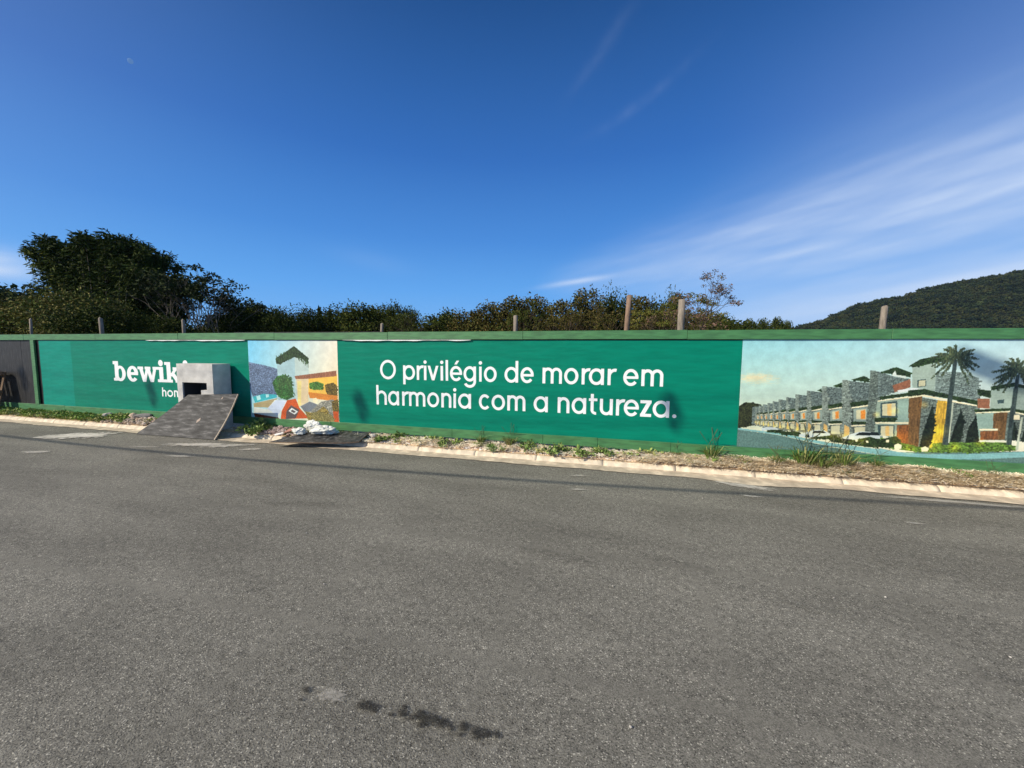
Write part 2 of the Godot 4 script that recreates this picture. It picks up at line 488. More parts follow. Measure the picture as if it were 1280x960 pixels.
func big_picture() -> ImageTexture:
	var big_print := [
		["treedark/leaf", -3, 246, 16, 230, 42, 229, 72, 235, 76, 306, -1, 325],
		["stone/stone", 43, 246, 53, 242, 64, 243, 64, 238, 76, 239, 77, 233, 91, 235, 91, 228, 108, 229, 108, 221, 126, 223, 126, 213, 149, 216, 149, 205, 178, 208, 177, 193, 212, 197, 211, 179, 257, 184, 256, 162, 316, 168, 314, 139, 395, 148, 392, 105, 421, 111, 438, 351, 325, 340, 137, 322, 45, 310],
		["wallwarm/plain", 58, 290, 135, 298, 248, 311, 246, 287, 134, 281, 58, 280],
		["hedge/leaf", 286, 161, 313, 148, 314, 165],
		["hedge/leaf", 339, 138, 375, 124, 392, 133, 391, 144],
		["hedge/leaf", 241, 179, 255, 170, 255, 180],
		["stonedark/stone", 343, 208, 357, 213, 365, 336, 352, 337],
		["stonefin/stone", 314, 139, 332, 140, 345, 237, 355, 339, 323, 341, 318, 238],
		["hedge/leaf", 341, 218, 399, 205, 400, 219, 346, 231],
		["glow/plain", 347, 233, 400, 221, 400, 226, 347, 237],
		["wallgrey/plain", 353, 239, 400, 228, 404, 282, 357, 287],
		["window/plain", 362, 242, 390, 237, 392, 273, 364, 274],
		["orange/plain", 375, 244, 388, 239, 390, 271, 377, 272],
		["hedge/leaf", 350, 283, 404, 280, 405, 288, 351, 293],
		["glow/plain", 351, 295, 405, 289, 405, 294, 351, 300],
		["window/plain", 361, 302, 396, 298, 399, 334, 363, 336],
		["warm/plain", 331, 294, 346, 303, 349, 339, 332, 340],
		["stonedark/stone", 278, 220, 288, 225, 295, 329, 285, 330],
		["stonefin/stone", 256, 162, 269, 163, 280, 245, 287, 332, 264, 333, 260, 246],
		["hedge/leaf", 277, 228, 319, 218, 319, 230, 280, 240],
		["glow/plain", 281, 242, 319, 232, 320, 236, 281, 245],
		["wallgrey/plain", 286, 247, 320, 237, 323, 284, 288, 287],
		["window/plain", 292, 250, 312, 245, 314, 276, 294, 277],
		["orange/plain", 301, 251, 311, 247, 313, 274, 303, 275],
		["hedge/leaf", 283, 284, 323, 282, 323, 289, 284, 292],
		["glow/plain", 284, 294, 323, 290, 324, 294, 284, 298],
		["window/plain", 292, 301, 318, 297, 320, 328, 293, 329],
		["warm/plain", 270, 293, 281, 301, 283, 331, 270, 332],
		["stonedark/stone", 228, 230, 236, 234, 242, 324, 234, 325],
		["stonefin/stone", 211, 179, 221, 181, 230, 252, 236, 327, 217, 328, 214, 252],
		["hedge/leaf", 227, 237, 260, 229, 260, 239, 230, 247],
		["glow/plain", 230, 249, 260, 240, 261, 244, 230, 252],
		["wallgrey/plain", 234, 253, 261, 245, 263, 285, 236, 288],
		["window/plain", 239, 256, 255, 252, 257, 278, 241, 279],
		["orange/plain", 247, 257, 254, 253, 256, 277, 248, 277],
		["hedge/leaf", 233, 285, 263, 284, 264, 289, 233, 293],
		["glow/plain", 233, 294, 264, 290, 264, 294, 233, 298],
		["window/plain", 239, 300, 259, 297, 261, 323, 241, 324],
		["warm/plain", 222, 293, 231, 300, 232, 326, 223, 327],
		["stonedark/stone", 190, 238, 196, 241, 201, 321, 195, 321],
		["stonefin/stone", 177, 193, 185, 195, 191, 257, 196, 323, 183, 324, 180, 257],
		["hedge/leaf", 190, 244, 214, 237, 214, 246, 192, 253],
		["glow/plain", 192, 254, 214, 247, 215, 250, 192, 257],
		["wallgrey/plain", 195, 258, 215, 251, 217, 286, 197, 289],
		["window/plain", 199, 260, 211, 257, 212, 280, 200, 281],
		["orange/plain", 204, 261, 210, 258, 211, 279, 205, 279],
		["hedge/leaf", 194, 286, 217, 285, 217, 290, 194, 293],
		["glow/plain", 194, 294, 217, 291, 217, 294, 195, 297],
		["window/plain", 199, 299, 214, 297, 216, 320, 200, 321],
		["warm/plain", 186, 293, 193, 299, 194, 322, 187, 323],
		["stonedark/stone", 160, 244, 165, 248, 169, 318, 164, 318],
		["stonefin/stone", 149, 205, 155, 207, 161, 261, 165, 320, 154, 321, 151, 262],
		["hedge/leaf", 159, 250, 179, 244, 180, 252, 161, 258],
		["glow/plain", 161, 259, 180, 253, 180, 255, 161, 261],
		["wallgrey/plain", 164, 262, 180, 257, 182, 288, 165, 290],
		["window/plain", 167, 265, 177, 262, 178, 282, 168, 283],
		["orange/plain", 172, 265, 176, 263, 177, 281, 173, 281],
		["hedge/leaf", 163, 287, 182, 286, 182, 291, 163, 293],
		["glow/plain", 163, 294, 182, 291, 182, 294, 164, 297],
		["window/plain", 167, 299, 180, 297, 181, 317, 168, 318],
		["warm/plain", 156, 293, 162, 299, 163, 320, 157, 320],
		["stonedark/stone", 135, 249, 139, 252, 143, 315, 139, 316],
		["stonefin/stone", 126, 213, 131, 215, 136, 264, 140, 318, 131, 318, 129, 265],
		["hedge/leaf", 135, 254, 151, 248, 151, 255, 136, 261],
		["glow/plain", 137, 262, 151, 256, 151, 259, 137, 264],
		["wallgrey/plain", 139, 265, 151, 260, 153, 288, 140, 290],
		["window/plain", 141, 267, 149, 265, 150, 283, 142, 284],
		["orange/plain", 145, 268, 148, 266, 149, 282, 146, 282],
		["hedge/leaf", 138, 288, 153, 287, 153, 291, 138, 293],
		["glow/plain", 138, 294, 153, 292, 153, 294, 138, 297],
		["window/plain", 141, 298, 151, 296, 152, 315, 142, 315],
		["warm/plain", 133, 293, 137, 298, 138, 317, 133, 317],
		["stonedark/stone", 115, 253, 118, 256, 122, 314, 119, 314],
		["stonefin/stone", 108, 221, 112, 223, 116, 267, 119, 316, 112, 316, 110, 268],
		["hedge/leaf", 115, 258, 128, 253, 128, 259, 116, 265],
		["glow/plain", 116, 265, 128, 260, 128, 263, 116, 267],
		["wallgrey/plain", 118, 268, 128, 264, 130, 289, 119, 290],
		["window/plain", 120, 270, 127, 268, 128, 284, 121, 285],
		["orange/plain", 123, 271, 126, 269, 127, 284, 124, 284],
		["hedge/leaf", 118, 289, 130, 288, 130, 292, 118, 293],
		["glow/plain", 118, 294, 130, 292, 130, 294, 118, 297],
		["window/plain", 120, 298, 129, 296, 130, 313, 121, 314],
		["warm/plain", 113, 294, 117, 298, 118, 315, 114, 315],
		["stonedark/stone", 98, 257, 101, 260, 104, 312, 101, 312],
		["stonefin/stone", 91, 228, 95, 229, 99, 270, 102, 314, 95, 315, 93, 270],
		["hedge/leaf", 98, 261, 109, 257, 109, 263, 99, 267],
		["glow/plain", 99, 268, 109, 263, 109, 266, 99, 270],
		["wallgrey/plain", 100, 271, 109, 266, 111, 290, 101, 291],
		["window/plain", 102, 272, 108, 270, 109, 285, 103, 286],
		["orange/plain", 105, 273, 108, 271, 108, 285, 106, 285],
		["hedge/leaf", 100, 289, 111, 289, 111, 292, 100, 294],
		["glow/plain", 100, 294, 111, 293, 111, 295, 100, 297],
		["window/plain", 103, 298, 110, 296, 111, 312, 103, 312],
		["warm/plain", 96, 294, 99, 298, 100, 314, 97, 314],
		["stonedark/stone", 82, 260, 85, 263, 88, 311, 85, 311],
		["stonefin/stone", 77, 233, 80, 235, 83, 272, 86, 313, 80, 313, 78, 272],
		["hedge/leaf", 82, 264, 92, 260, 92, 265, 83, 270],
		["glow/plain", 83, 270, 92, 266, 93, 268, 83, 272],
		["wallgrey/plain", 85, 273, 93, 269, 94, 290, 86, 291],
		["window/plain", 86, 274, 91, 272, 92, 286, 87, 287],
		["orange/plain", 89, 275, 91, 273, 92, 286, 89, 286],
		["hedge/leaf", 84, 290, 94, 289, 94, 292, 85, 294],
		["glow/plain", 85, 294, 94, 293, 94, 295, 85, 296],
		["window/plain", 87, 298, 93, 296, 94, 310, 87, 311],
		["warm/plain", 81, 294, 84, 298, 85, 312, 82, 313],
		["stonedark/stone", 69, 263, 71, 265, 74, 310, 72, 310],
		["stonefin/stone", 64, 238, 67, 239, 70, 274, 72, 312, 67, 312, 65, 274],
		["hedge/leaf", 69, 266, 77, 262, 78, 267, 70, 271],
		["glow/plain", 70, 272, 78, 268, 78, 270, 70, 274],
		["wallgrey/plain", 71, 274, 78, 271, 79, 290, 72, 292],
		["window/plain", 72, 276, 77, 274, 78, 287, 73, 287],
		["orange/plain", 74, 276, 77, 275, 77, 286, 75, 286],
		["hedge/leaf", 71, 290, 79, 290, 79, 293, 71, 294],
		["glow/plain", 71, 294, 79, 293, 79, 295, 71, 296],
		["window/plain", 73, 297, 78, 296, 79, 309, 73, 310],
		["warm/plain", 68, 294, 70, 297, 71, 311, 69, 311],
		["stonedark/stone", 58, 265, 60, 267, 62, 309, 60, 309],
		["stonefin/stone", 53, 242, 56, 244, 58, 275, 61, 311, 56, 311, 55, 275],
		["hedge/leaf", 58, 269, 64, 265, 65, 270, 58, 273],
		["glow/plain", 59, 274, 65, 270, 65, 272, 59, 275],
		["wallgrey/plain", 59, 276, 65, 273, 66, 291, 60, 292],
		["window/plain", 61, 277, 64, 276, 65, 288, 61, 288],
		["orange/plain", 62, 278, 64, 276, 65, 287, 63, 287],
		["hedge/leaf", 59, 291, 66, 290, 66, 293, 60, 294],
		["glow/plain", 60, 295, 66, 293, 66, 295, 60, 296],
		["window/plain", 61, 297, 66, 296, 66, 308, 62, 309],
		["warm/plain", 57, 294, 59, 297, 60, 310, 58, 310],
		["stonelit/stone", 393, 104, 414, 108, 422, 191, 418, 260, 422, 316, 392, 315, 393, 261, 394, 192],
		["stone/stone", 414, 108, 462, 124, 506, 131, 499, 155, 426, 195, 420, 187],
		["rust/plain", 458, 154, 506, 131, 508, 158, 466, 177],
		["hedge/leaf", 420, 110, 465, 92, 507, 110, 505, 125, 469, 118, 427, 112],
		["wallpale/plain", 455, 116, 462, 103, 467, 118, 493, 121, 494, 130, 455, 121],
		["teal/plain", 419, 206, 542, 187, 545, 360, 420, 316],
		["frame/plain", 429, 214, 475, 206, 480, 263, 433, 266],
		["window/plain", 434, 218, 472, 213, 474, 257, 437, 257],
		["curtain/plain", 448, 218, 460, 215, 463, 257, 451, 256],
		["tealwall/plain", 477, 202, 510, 196, 512, 276, 481, 278],
		["wood/wood", 507, 194, 542, 189, 545, 360, 528, 357, 524, 276, 509, 260],
		["hedge/leaf", 417, 266, 477, 263, 475, 276, 418, 279],
		["glow/plain", 419, 281, 524, 275, 524, 281, 420, 286],
		["frame/plain", 427, 290, 474, 288, 476, 326, 430, 324],
		["window/plain", 436, 293, 471, 291, 473, 326, 438, 326],
		["curtain/plain", 449, 293, 459, 292, 462, 326, 451, 326],
		["door/wood", 481, 287, 524, 282, 528, 357, 494, 346, 482, 325],
		["hedge/leaf", 425, 193, 514, 175, 557, 163, 559, 182, 542, 179, 426, 204],
		["glow/plain", 420, 207, 542, 181, 559, 186, 559, 191, 542, 187, 420, 210],
		["white/plain", 473, 170, 533, 156, 556, 155, 540, 164, 477, 178],
		["cube/plain", 508, 92, 570, 71, 575, 170, 546, 164, 513, 159],
		["stonecube/stone", 573, 106, 632, 105, 685, 123, 688, 199, 575, 170],
		["hedge/leaf", 498, 88, 527, 65, 569, 54, 611, 57, 612, 69, 571, 75, 515, 91],
		["frame/plain", 525, 134, 548, 130, 550, 154, 527, 158],
		["window/plain", 529, 136, 547, 133, 548, 153, 530, 155],
		["wood/wood", 508, 193, 542, 187, 544, 361, 516, 363],
		["stonelit/stone", 542, 191, 584, 199, 583, 359, 544, 361],
		["yellow/wood", 584, 199, 613, 202, 614, 355, 575, 359],
		["stonelit/stone", 613, 202, 688, 214, 700, 334, 613, 340],
		["hedge/leaf", 503, 169, 546, 163, 611, 180, 689, 197, 689, 211, 612, 193, 545, 181, 504, 190],
		["glow/plain", 505, 192, 545, 182, 612, 196, 688, 212, 688, 215, 613, 202, 546, 187, 505, 196],
		["cypress/leaf", 572, 214, 583, 270, 580, 328, 572, 358, 547, 361, 553, 307],
		["cypress/leaf", 648, 227, 659, 266, 658, 310, 651, 335, 627, 336, 634, 289],
		["cypress/leaf", 690, 240, 699, 281, 700, 334, 667, 336, 672, 287],
		["rust/plain", 687, 190, 718, 189, 720, 221, 690, 220],
		["hedge/leaf", 685, 160, 719, 163, 719, 187, 686, 177],
		["tealwall/plain", 686, 229, 767, 226, 766, 321, 702, 325],
		["cube/plain", 719, 159, 775, 144, 779, 221, 721, 228],
		["wallgrey/plain", 775, 144, 820, 154, 827, 240, 779, 221],
		["hedge/leaf", 718, 150, 773, 136, 819, 149, 820, 158, 775, 148, 719, 162],
		["frame/plain", 737, 193, 754, 190, 754, 202, 739, 204],
		["wood/wood", 732, 236, 766, 228, 766, 320, 749, 321, 746, 287, 733, 284],
		["stonelit/stone", 766, 228, 834, 240, 841, 316, 766, 321],
		["door/wood", 703, 295, 747, 291, 749, 321, 704, 324],
		["glow/plain", 699, 288, 747, 285, 747, 291, 700, 293],
		["hedge/leaf", 684, 226, 773, 217, 833, 229, 834, 240, 774, 225, 684, 234],
		["glow/plain", 684, 235, 774, 226, 834, 240, 834, 244, 774, 230, 685, 238],
		["cypress/leaf", 784, 259, 794, 284, 796, 319, 782, 320],
		["cypress/leaf", 812, 279, 825, 321, 807, 322],
		["road/plain", -3, 330, 138, 344, 292, 375, 442, 395, 445, 444, 4, 481],
		["road/plain", 437, 388, 493, 380, 844, 352, 850, 414, 442, 449],
		["pave/plain", -4, 324, 138, 336, 291, 361, 442, 374, 443, 394, 292, 373, 138, 343, -3, 330],
		["pave/plain", 438, 370, 493, 380, 574, 381, 706, 370, 844, 351, 846, 369, 708, 388, 568, 399, 439, 393],
		["lawn/leaf", 421, 329, 493, 346, 549, 359, 610, 362, 611, 374, 536, 375, 474, 369, 419, 355],
		["hedge/leaf", 139, 329, 198, 328, 196, 342, 142, 340],
		["hedge/leaf", 229, 336, 313, 333, 310, 348, 234, 350],
		["car/plain", 196, 338, 216, 328, 244, 318, 272, 318, 291, 328, 291, 335, 229, 346, 199, 345],
		["dark/plain", 242, 321, 268, 320, 281, 327, 237, 330],
		["dark/plain", 216, 336, 228, 335, 229, 346, 216, 346],
		["car/plain", 77, 321, 94, 315, 119, 315, 135, 322, 78, 331],
		["hedge/leaf", 94, 326, 143, 324, 138, 336, 99, 334],
		["car/plain", 326, 342, 352, 326, 382, 315, 421, 315, 436, 326, 438, 342, 358, 352, 328, 351],
		["dark/plain", 377, 319, 428, 315, 435, 326, 364, 330],
		["dark/plain", 328, 345, 357, 345, 358, 353, 330, 354],
		["hedge/leaf", 357, 347, 399, 340, 437, 337, 439, 365, 409, 369, 291, 356, 298, 341, 322, 340, 330, 354],
		["hedge/leaf", 365, 346, 407, 332, 436, 341, 477, 326, 494, 337, 494, 361, 445, 367, 402, 361],
		["lawn/leaf", 581, 344, 634, 336, 676, 335, 723, 330, 770, 329, 794, 340, 795, 353, 672, 369, 584, 371],
		["trunk/wood", 615, 66, 625, 66, 624, 131, 623, 206, 624, 346, 607, 347, 610, 206, 612, 132],
		["pole/plain", 623, 206, 627, 206, 626, 339, 622, 339],
		["trunk/wood", 776, 111, 785, 110, 785, 225, 784, 335, 771, 336, 772, 225],
		["pole/plain", 800, 245, 805, 245, 802, 351, 796, 351],
		["glow/plain", 782, 238, 796, 237, 798, 253, 783, 254],
		["glow/plain", 552, 361, 563, 355, 573, 361, 572, 372, 555, 374],
		["glow/plain", 478, 356, 488, 350, 499, 355, 499, 367, 489, 372, 479, 369],
		["glow/plain", 366, 345, 374, 344, 374, 351, 367, 352],
		["glow/plain", 397, 347, 404, 347, 405, 354, 398, 354],
		["glow/plain", 454, 340, 463, 339, 463, 348, 454, 349],
	]
	var r := RandomNumberGenerator.new()
	r.seed = 31
	var im := sky_print(1132, 394, Color8(150, 212, 220), Color8(206, 228, 232), Color8(238, 232, 188), Color8(240, 232, 206))
	for i in 900:   # a loose yellow cloud low on the left
		var p := Vector2(52 + r.randfn() * 30.0, 142 + r.randfn() * 9.0)
		var was := im.get_pixel(clampi(int(p.x), 0, 1131), clampi(int(p.y), 0, 393))
		var w := r.randi_range(5, 16)
		dab(im, int(p.x) - w / 2, int(p.y) - 2, w, 3, was.lerp(Color8(240, 228, 176), 0.10))
	for item in big_print: paint(im, item, r)
	frond_crown(im, Vector2(620, 58), 66.0, r)
	frond_crown(im, Vector2(779, 98), 66.0, r)
	for i in 15: warm_glow(im, Vector2(55 + 330.0 * pow(i / 14.0, 1.3), 300 + 46.0 * pow(i / 14.0, 1.2)), 7.0 + i * 1.3)
	for q in [[492, 330, 34], [520, 365, 24], [575, 345, 40], [598, 300, 30], [640, 352, 22], [705, 330, 20], [548, 215, 16], [470, 240, 16], [420, 255, 14]]: warm_glow(im, Vector2(q[0], q[1]), q[2])
	photo_like(im, r)
	return ImageTexture.create_from_image(im)

func small_picture() -> ImageTexture:
	var small_print := [
		["stoneblue/stone", -5, 107, 83, 120, 179, 139, 172, 265, 15, 280, -11, 212],
		["pal/plain", 177, 99, 284, 69, 276, 379, 174, 301],
		["pale2/plain", 284, 69, 364, 96, 362, 162, 280, 296],
		["hedge/leaf", 169, 87, 222, 61, 264, 37, 282, 27, 305, 43, 365, 85, 360, 113, 331, 88, 283, 80, 255, 89, 191, 116, 171, 113],
		["sunset/plain", 361, 173, 524, 158, 523, 287, 357, 259],
		["rust/wood", 279, 172, 521, 141, 521, 167, 361, 183, 285, 187],
		["peach/plain", 289, 186, 361, 184, 356, 294, 293, 325],
		["paleyellow/plain", 295, 198, 319, 194, 311, 313, 293, 322],
		["palmgreen/leaf", 143, 207, 173, 174, 223, 167, 257, 190, 263, 222, 267, 274, 224, 290, 182, 280, 155, 248],
		["greenmid/leaf", 365, 204, 407, 195, 447, 205, 443, 233, 392, 235, 364, 227],
		["brownleaf/leaf", 453, 210, 500, 198, 524, 214, 522, 265, 484, 266, 459, 244],
		["orange/plain", 358, 247, 524, 259, 523, 287, 364, 276],
		["stonegrey/plain", 307, 319, 363, 293, 416, 308, 402, 338, 333, 347],
		["waterblue/plain", 15, 283, 82, 265, 162, 266, 168, 280, 28, 312],
		["tealwhite/plain", 37, 279, 60, 272, 66, 293, 43, 300],
		["tealwhite/plain", 97, 268, 115, 266, 118, 279, 99, 284],
		["beige/plain", 17, 316, 172, 283, 153, 301, 108, 333, 19, 334],
		["orange2/plain", 224, 293, 281, 282, 300, 325, 353, 375, 184, 389, 193, 347],
		["lounger/plain", 19, 334, 100, 342, 153, 293, 228, 293, 170, 381, 17, 364],
		["loungerlit/plain", 104, 339, 160, 294, 224, 294, 167, 372],
		["rustdark/plain", 17, 366, 170, 381, 184, 390, 24, 385],
		["slate/plain", 222, 346, 251, 315, 299, 336, 276, 379, 216, 387],
		["white/plain", 234, 345, 254, 328, 292, 346, 270, 361],
		["slate/plain", 246, 345, 257, 337, 278, 346, 267, 354],
		["rocks/stone", 375, 333, 430, 291, 497, 277, 525, 309, 526, 386, 427, 383, 360, 363],
		["glow/plain", 382, 278, 401, 273, 412, 284, 403, 300, 384, 295],
		["straw/leaf", 333, 341, 388, 350, 443, 313, 469, 335, 474, 380, 352, 386],
		["orange2/plain", 496, 305, 526, 287, 526, 386, 497, 388],
		["brownleaf/leaf", 490, 288, 527, 276, 528, 332, 495, 333],
	]
	var r := RandomNumberGenerator.new()
	r.seed = 32
	var im := sky_print(530, 386, Color8(118, 202, 236), Color8(250, 240, 218), Color8(176, 226, 240), Color8(250, 226, 170))
	for item in small_print:
		paint(im, item, r)
		if item[0] == "hedge/leaf":
			for k in 260:
				var u := r.randf()
				var top := Vector2(lerpf(170, 362, u), lerpf(72, 36, minf(u / 0.58, 1.0)) + maxf(0.0, u - 0.58) * 120.0)
				dab(im, int(top.x), int(top.y + r.randf() * 34.0), r.randi_range(1, 3), r.randi_range(4, 16), ink("hedge", r.randf_range(0.7, 1.8)))
		if item[0] == "palmgreen/leaf": frond_crown(im, Vector2(222, 200), 62.0, r, Color8(40, 78, 40), Color8(110, 150, 84))
	for i in 9: frond_crown(im, Vector2(370 + r.randf() * 120.0, 355 + r.randf() * 20.0), 30.0, r, Color8(120, 112, 60), Color8(196, 184, 120))
	photo_like(im, r)
	return ImageTexture.create_from_image(im)

# ---------- lettering, stroke by stroke ----------
var stroke_n := 0

func wave(x: float, y: float) -> float:   # the slack in the stretched vinyl
	return 0.0022 * sin(x * 2.3 + y * 1.1) * sin(y * 5.0 + x * 0.4) + 0.0009 * sin(x * 9.0 + y * 14.0) + 0.0014 * bump(fposmod(x, 1.2205) - 0.6, 0.0, 0.03)

func on_sheet(x: float, y: float, lift: float) -> Vector3:
	return Vector3(x, y, -5.9955 + wave(x, y) + lift)

func flat_quad(st: SurfaceTool, a: Vector2, b: Vector2, c: Vector2, d: Vector2, lift: float) -> void:
	quad(st, on_sheet(a.x, a.y, lift), on_sheet(b.x, b.y, lift), on_sheet(c.x, c.y, lift), on_sheet(d.x, d.y, lift))

func next_lift() -> float:
	stroke_n += 1
	return 0.0012 + 0.00025 * (stroke_n % 5)

func bar(st: SurfaceTool, x0: float, y0: float, x1: float, y1: float) -> void:
	var l := next_lift()
	var n := maxi(1, int((y1 - y0) / 0.06))
	for i in n:
		var a := lerpf(y0, y1, float(i) / n)
		var b := lerpf(y0, y1, float(i + 1) / n)
		flat_quad(st, Vector2(x0, a), Vector2(x1, a), Vector2(x1, b), Vector2(x0, b), l)

func slant(st: SurfaceTool, x0: float, y0: float, x1: float, y1: float, w: float) -> void:
	flat_quad(st, Vector2(x0 - w / 2, y0), Vector2(x0 + w / 2, y0), Vector2(x1 + w / 2, y1), Vector2(x1 - w / 2, y1), next_lift())

# part of an elliptical ring, degrees counter-clockwise from the right; rx, ry are outer radii
func ring(st: SurfaceTool, cx: float, cy: float, rx: float, ry: float, a0: float, a1: float, s: float, sx := -1.0) -> void:
	var l := next_lift()
	var n := maxi(3, int(absf(a1 - a0) / 9.0))
	var wx := s if sx < 0.0 else sx
	for i in n:
		var a := deg_to_rad(lerpf(a0, a1, float(i) / n))
		var b := deg_to_rad(lerpf(a0, a1, float(i + 1) / n))
		var ia := Vector2(cx + (rx - wx) * cos(a), cy + (ry - s) * sin(a))
		var oa := Vector2(cx + rx * cos(a), cy + ry * sin(a))
		var ib := Vector2(cx + (rx - wx) * cos(b), cy + (ry - s) * sin(b))
		var ob := Vector2(cx + rx * cos(b), cy + ry * sin(b))
		flat_quad(st, ia, oa, ob, ib, l)

func dot(st: SurfaceTool, cx: float, cy: float, r: float) -> void:
	var l := next_lift()
	for i in 16:
		var a := TAU * i / 16.0
		var b := TAU * (i + 1) / 16.0
		var p := on_sheet(cx, cy, l)
		tri(st, p, on_sheet(cx + r * cos(a), cy + r * sin(a), l), on_sheet(cx + r * cos(b), cy + r * sin(b), l))

func glyph(st: SurfaceTool, ch: String, x0: float, x1: float, y: float, s := 0.046, xh := 0.252, cap := 0.34) -> void:
	var w := x1 - x0
	var cx := (x0 + x1) * 0.5
	var cy := y + xh * 0.5
	var ry := xh * 0.5 + 0.004
	match ch:
		"O": ring(st, cx, y + cap * 0.5, w / 2, cap / 2 + 0.004, 0, 360, s)
		"o": ring(st, cx, cy, w / 2, ry, 0, 360, s)
		"c": ring(st, cx + 0.008, cy, w / 2 + 0.008, ry, 42, 318, s)
		"e", "é":
			ring(st, cx, cy, w / 2, ry, 0, 322, s)
			bar(st, x0 + s * 0.7, cy - s * 0.45, x1 - 0.002, cy + s * 0.4)
			if ch == "é": slant(st, cx - 0.008, y + xh + 0.03, cx + 0.035, y + xh + 0.095, s)
		"p":
			bar(st, x0, y - 0.085, x0 + s, y + xh)
			ring(st, cx, cy, w / 2, ry, 0, 360, s)
		"a":
			bar(st, x1 - s, y, x1, y + xh)
			ring(st, cx, cy, w / 2, ry, 0, 360, s)
		"d":
			bar(st, x1 - s, y, x1, y + cap + 0.015)
			ring(st, cx, cy, w / 2, ry, 0, 360, s)
		"g":
			bar(st, x1 - s, y - 0.005, x1, y + xh)
			ring(st, cx, cy, w / 2, ry, 0, 360, s)
			ring(st, cx, y - 0.005, w / 2, 0.105, 205, 360, s)
		"r":
			bar(st, x0, y, x0 + s, y + xh)
			ring(st, x0 + 0.112, y + xh - 0.115, 0.112, 0.119, 78, 180, s)
		"i":
			bar(st, x0, y, x1, y + xh)
			dot(st, cx, y + xh + 0.062, s * 0.66)
		"l": bar(st, x0, y, x1, y + cap + 0.015)
		"v":
			slant(st, cx, y, x0 + s * 0.55, y + xh, s * 1.05)
			slant(st, cx, y, x1 - s * 0.55, y + xh, s * 1.05)
		"h", "n":
			bar(st, x0, y, x0 + s, y + (cap + 0.015 if ch == "h" else xh))
			ring(st, cx, y + xh - w / 2, w / 2, w / 2 + 0.004, 0, 180, s)
			bar(st, x1 - s, y, x1, y + xh - w / 2)
		"m":
			bar(st, x0, y, x0 + s, y + xh)
			var hw := (w + s) / 4.0
			for k in 2:
				var mx := x0 + hw + k * (w - 2 * hw)
				ring(st, mx, y + xh - hw, hw, hw + 0.004, 0, 180, s)
				bar(st, mx + hw - s, y, mx + hw, y + xh - hw)
		"u":
			ring(st, cx, y + w / 2, w / 2, w / 2 + 0.004, 180, 360, s)
			bar(st, x0, y + w / 2, x0 + s, y + xh)
			bar(st, x1 - s, y, x1, y + xh)
		"t":
			bar(st, x0 + 0.028, y + 0.06, x0 + 0.028 + s, y + xh + 0.07)
			bar(st, x0, y + xh - s * 0.9, x1, y + xh)
			ring(st, x0 + 0.028 + 0.085, y + 0.072, 0.085, 0.076, 180, 272, s * 0.9)
		"z":
			bar(st, x0, y + xh - s, x1, y + xh)
			bar(st, x0, y, x1, y + s)
			slant(st, x0 + s * 0.75, y + s * 0.8, x1 - s * 0.75, y + xh - s * 0.8, s * 1.4)
		".": dot(st, cx, y + 0.028, 0.029)

# the slab-serif word and the small word under it
func slab_word(st: SurfaceTool) -> void:
	var y := 0.975
	var xh := 0.325
	var t := 0.115
	# b
	bar(st, -10.64, y, -10.64 + t, y + 0.435)
	bar(st, -10.69, y + 0.365, -10.58, y + 0.435)
	bar(st, -10.685, y, -10.58, y + 0.06)
	ring(st, -10.475, y + xh / 2, 0.165, xh / 2 + 0.01, -180, 180, 0.062, 0.105)
	# e
	ring(st, -10.1, y + xh / 2, 0.17, xh / 2 + 0.012, 8, 318, 0.065, 0.112)
	bar(st, -10.2, y + xh * 0.42, -9.935, y + xh * 0.61)
	# w
	for k in [[-9.86, -9.75], [-9.645, -9.75], [-9.645, -9.53], [-9.42, -9.53]]:
		slant(st, k[1], y - 0.005, k[0], y + xh, 0.1 if k[0] < k[1] else 0.085)
	for k in [-9.86, -9.645, -9.41]: bar(st, k - 0.085, y + xh - 0.06, k + 0.085, y + xh)
	# i, k, i
	for x in [-9.252, -8.56]:
		bar(st, x - t / 2, y, x + t / 2, y + xh)
		bar(st, x - 0.115, y + xh - 0.06, x, y + xh)
		bar(st, x - 0.115, y, x + 0.115, y + 0.06)
		dot(st, x - 0.005, y + xh + 0.085, 0.068)
	bar(st, -9.095, y, -9.095 + t, y + 0.435)
	bar(st, -9.15, y + 0.372, -9.04, y + 0.435)
	bar(st, -9.145, y, -8.935, y + 0.06)
	slant(st, -8.99, y + 0.13, -8.83, y + xh - 0.03, 0.095)
	slant(st, -8.79, y + 0.03, -8.94, y + 0.2, 0.125)
	bar(st, -8.92, y + xh - 0.058, -8.73, y + xh)
	bar(st, -8.86, y, -8.70, y + 0.058)
	# home
	glyph(st, "h", -9.262, -9.142, 0.668, 0.031, 0.14, 0.18)
	glyph(st, "o", -9.118, -8.955, 0.668, 0.031, 0.14, 0.18)
	glyph(st, "m", -8.925, -8.73, 0.668, 0.031, 0.14, 0.18)
	glyph(st, "e", -8.70, -8.54, 0.668, 0.031, 0.14, 0.18)

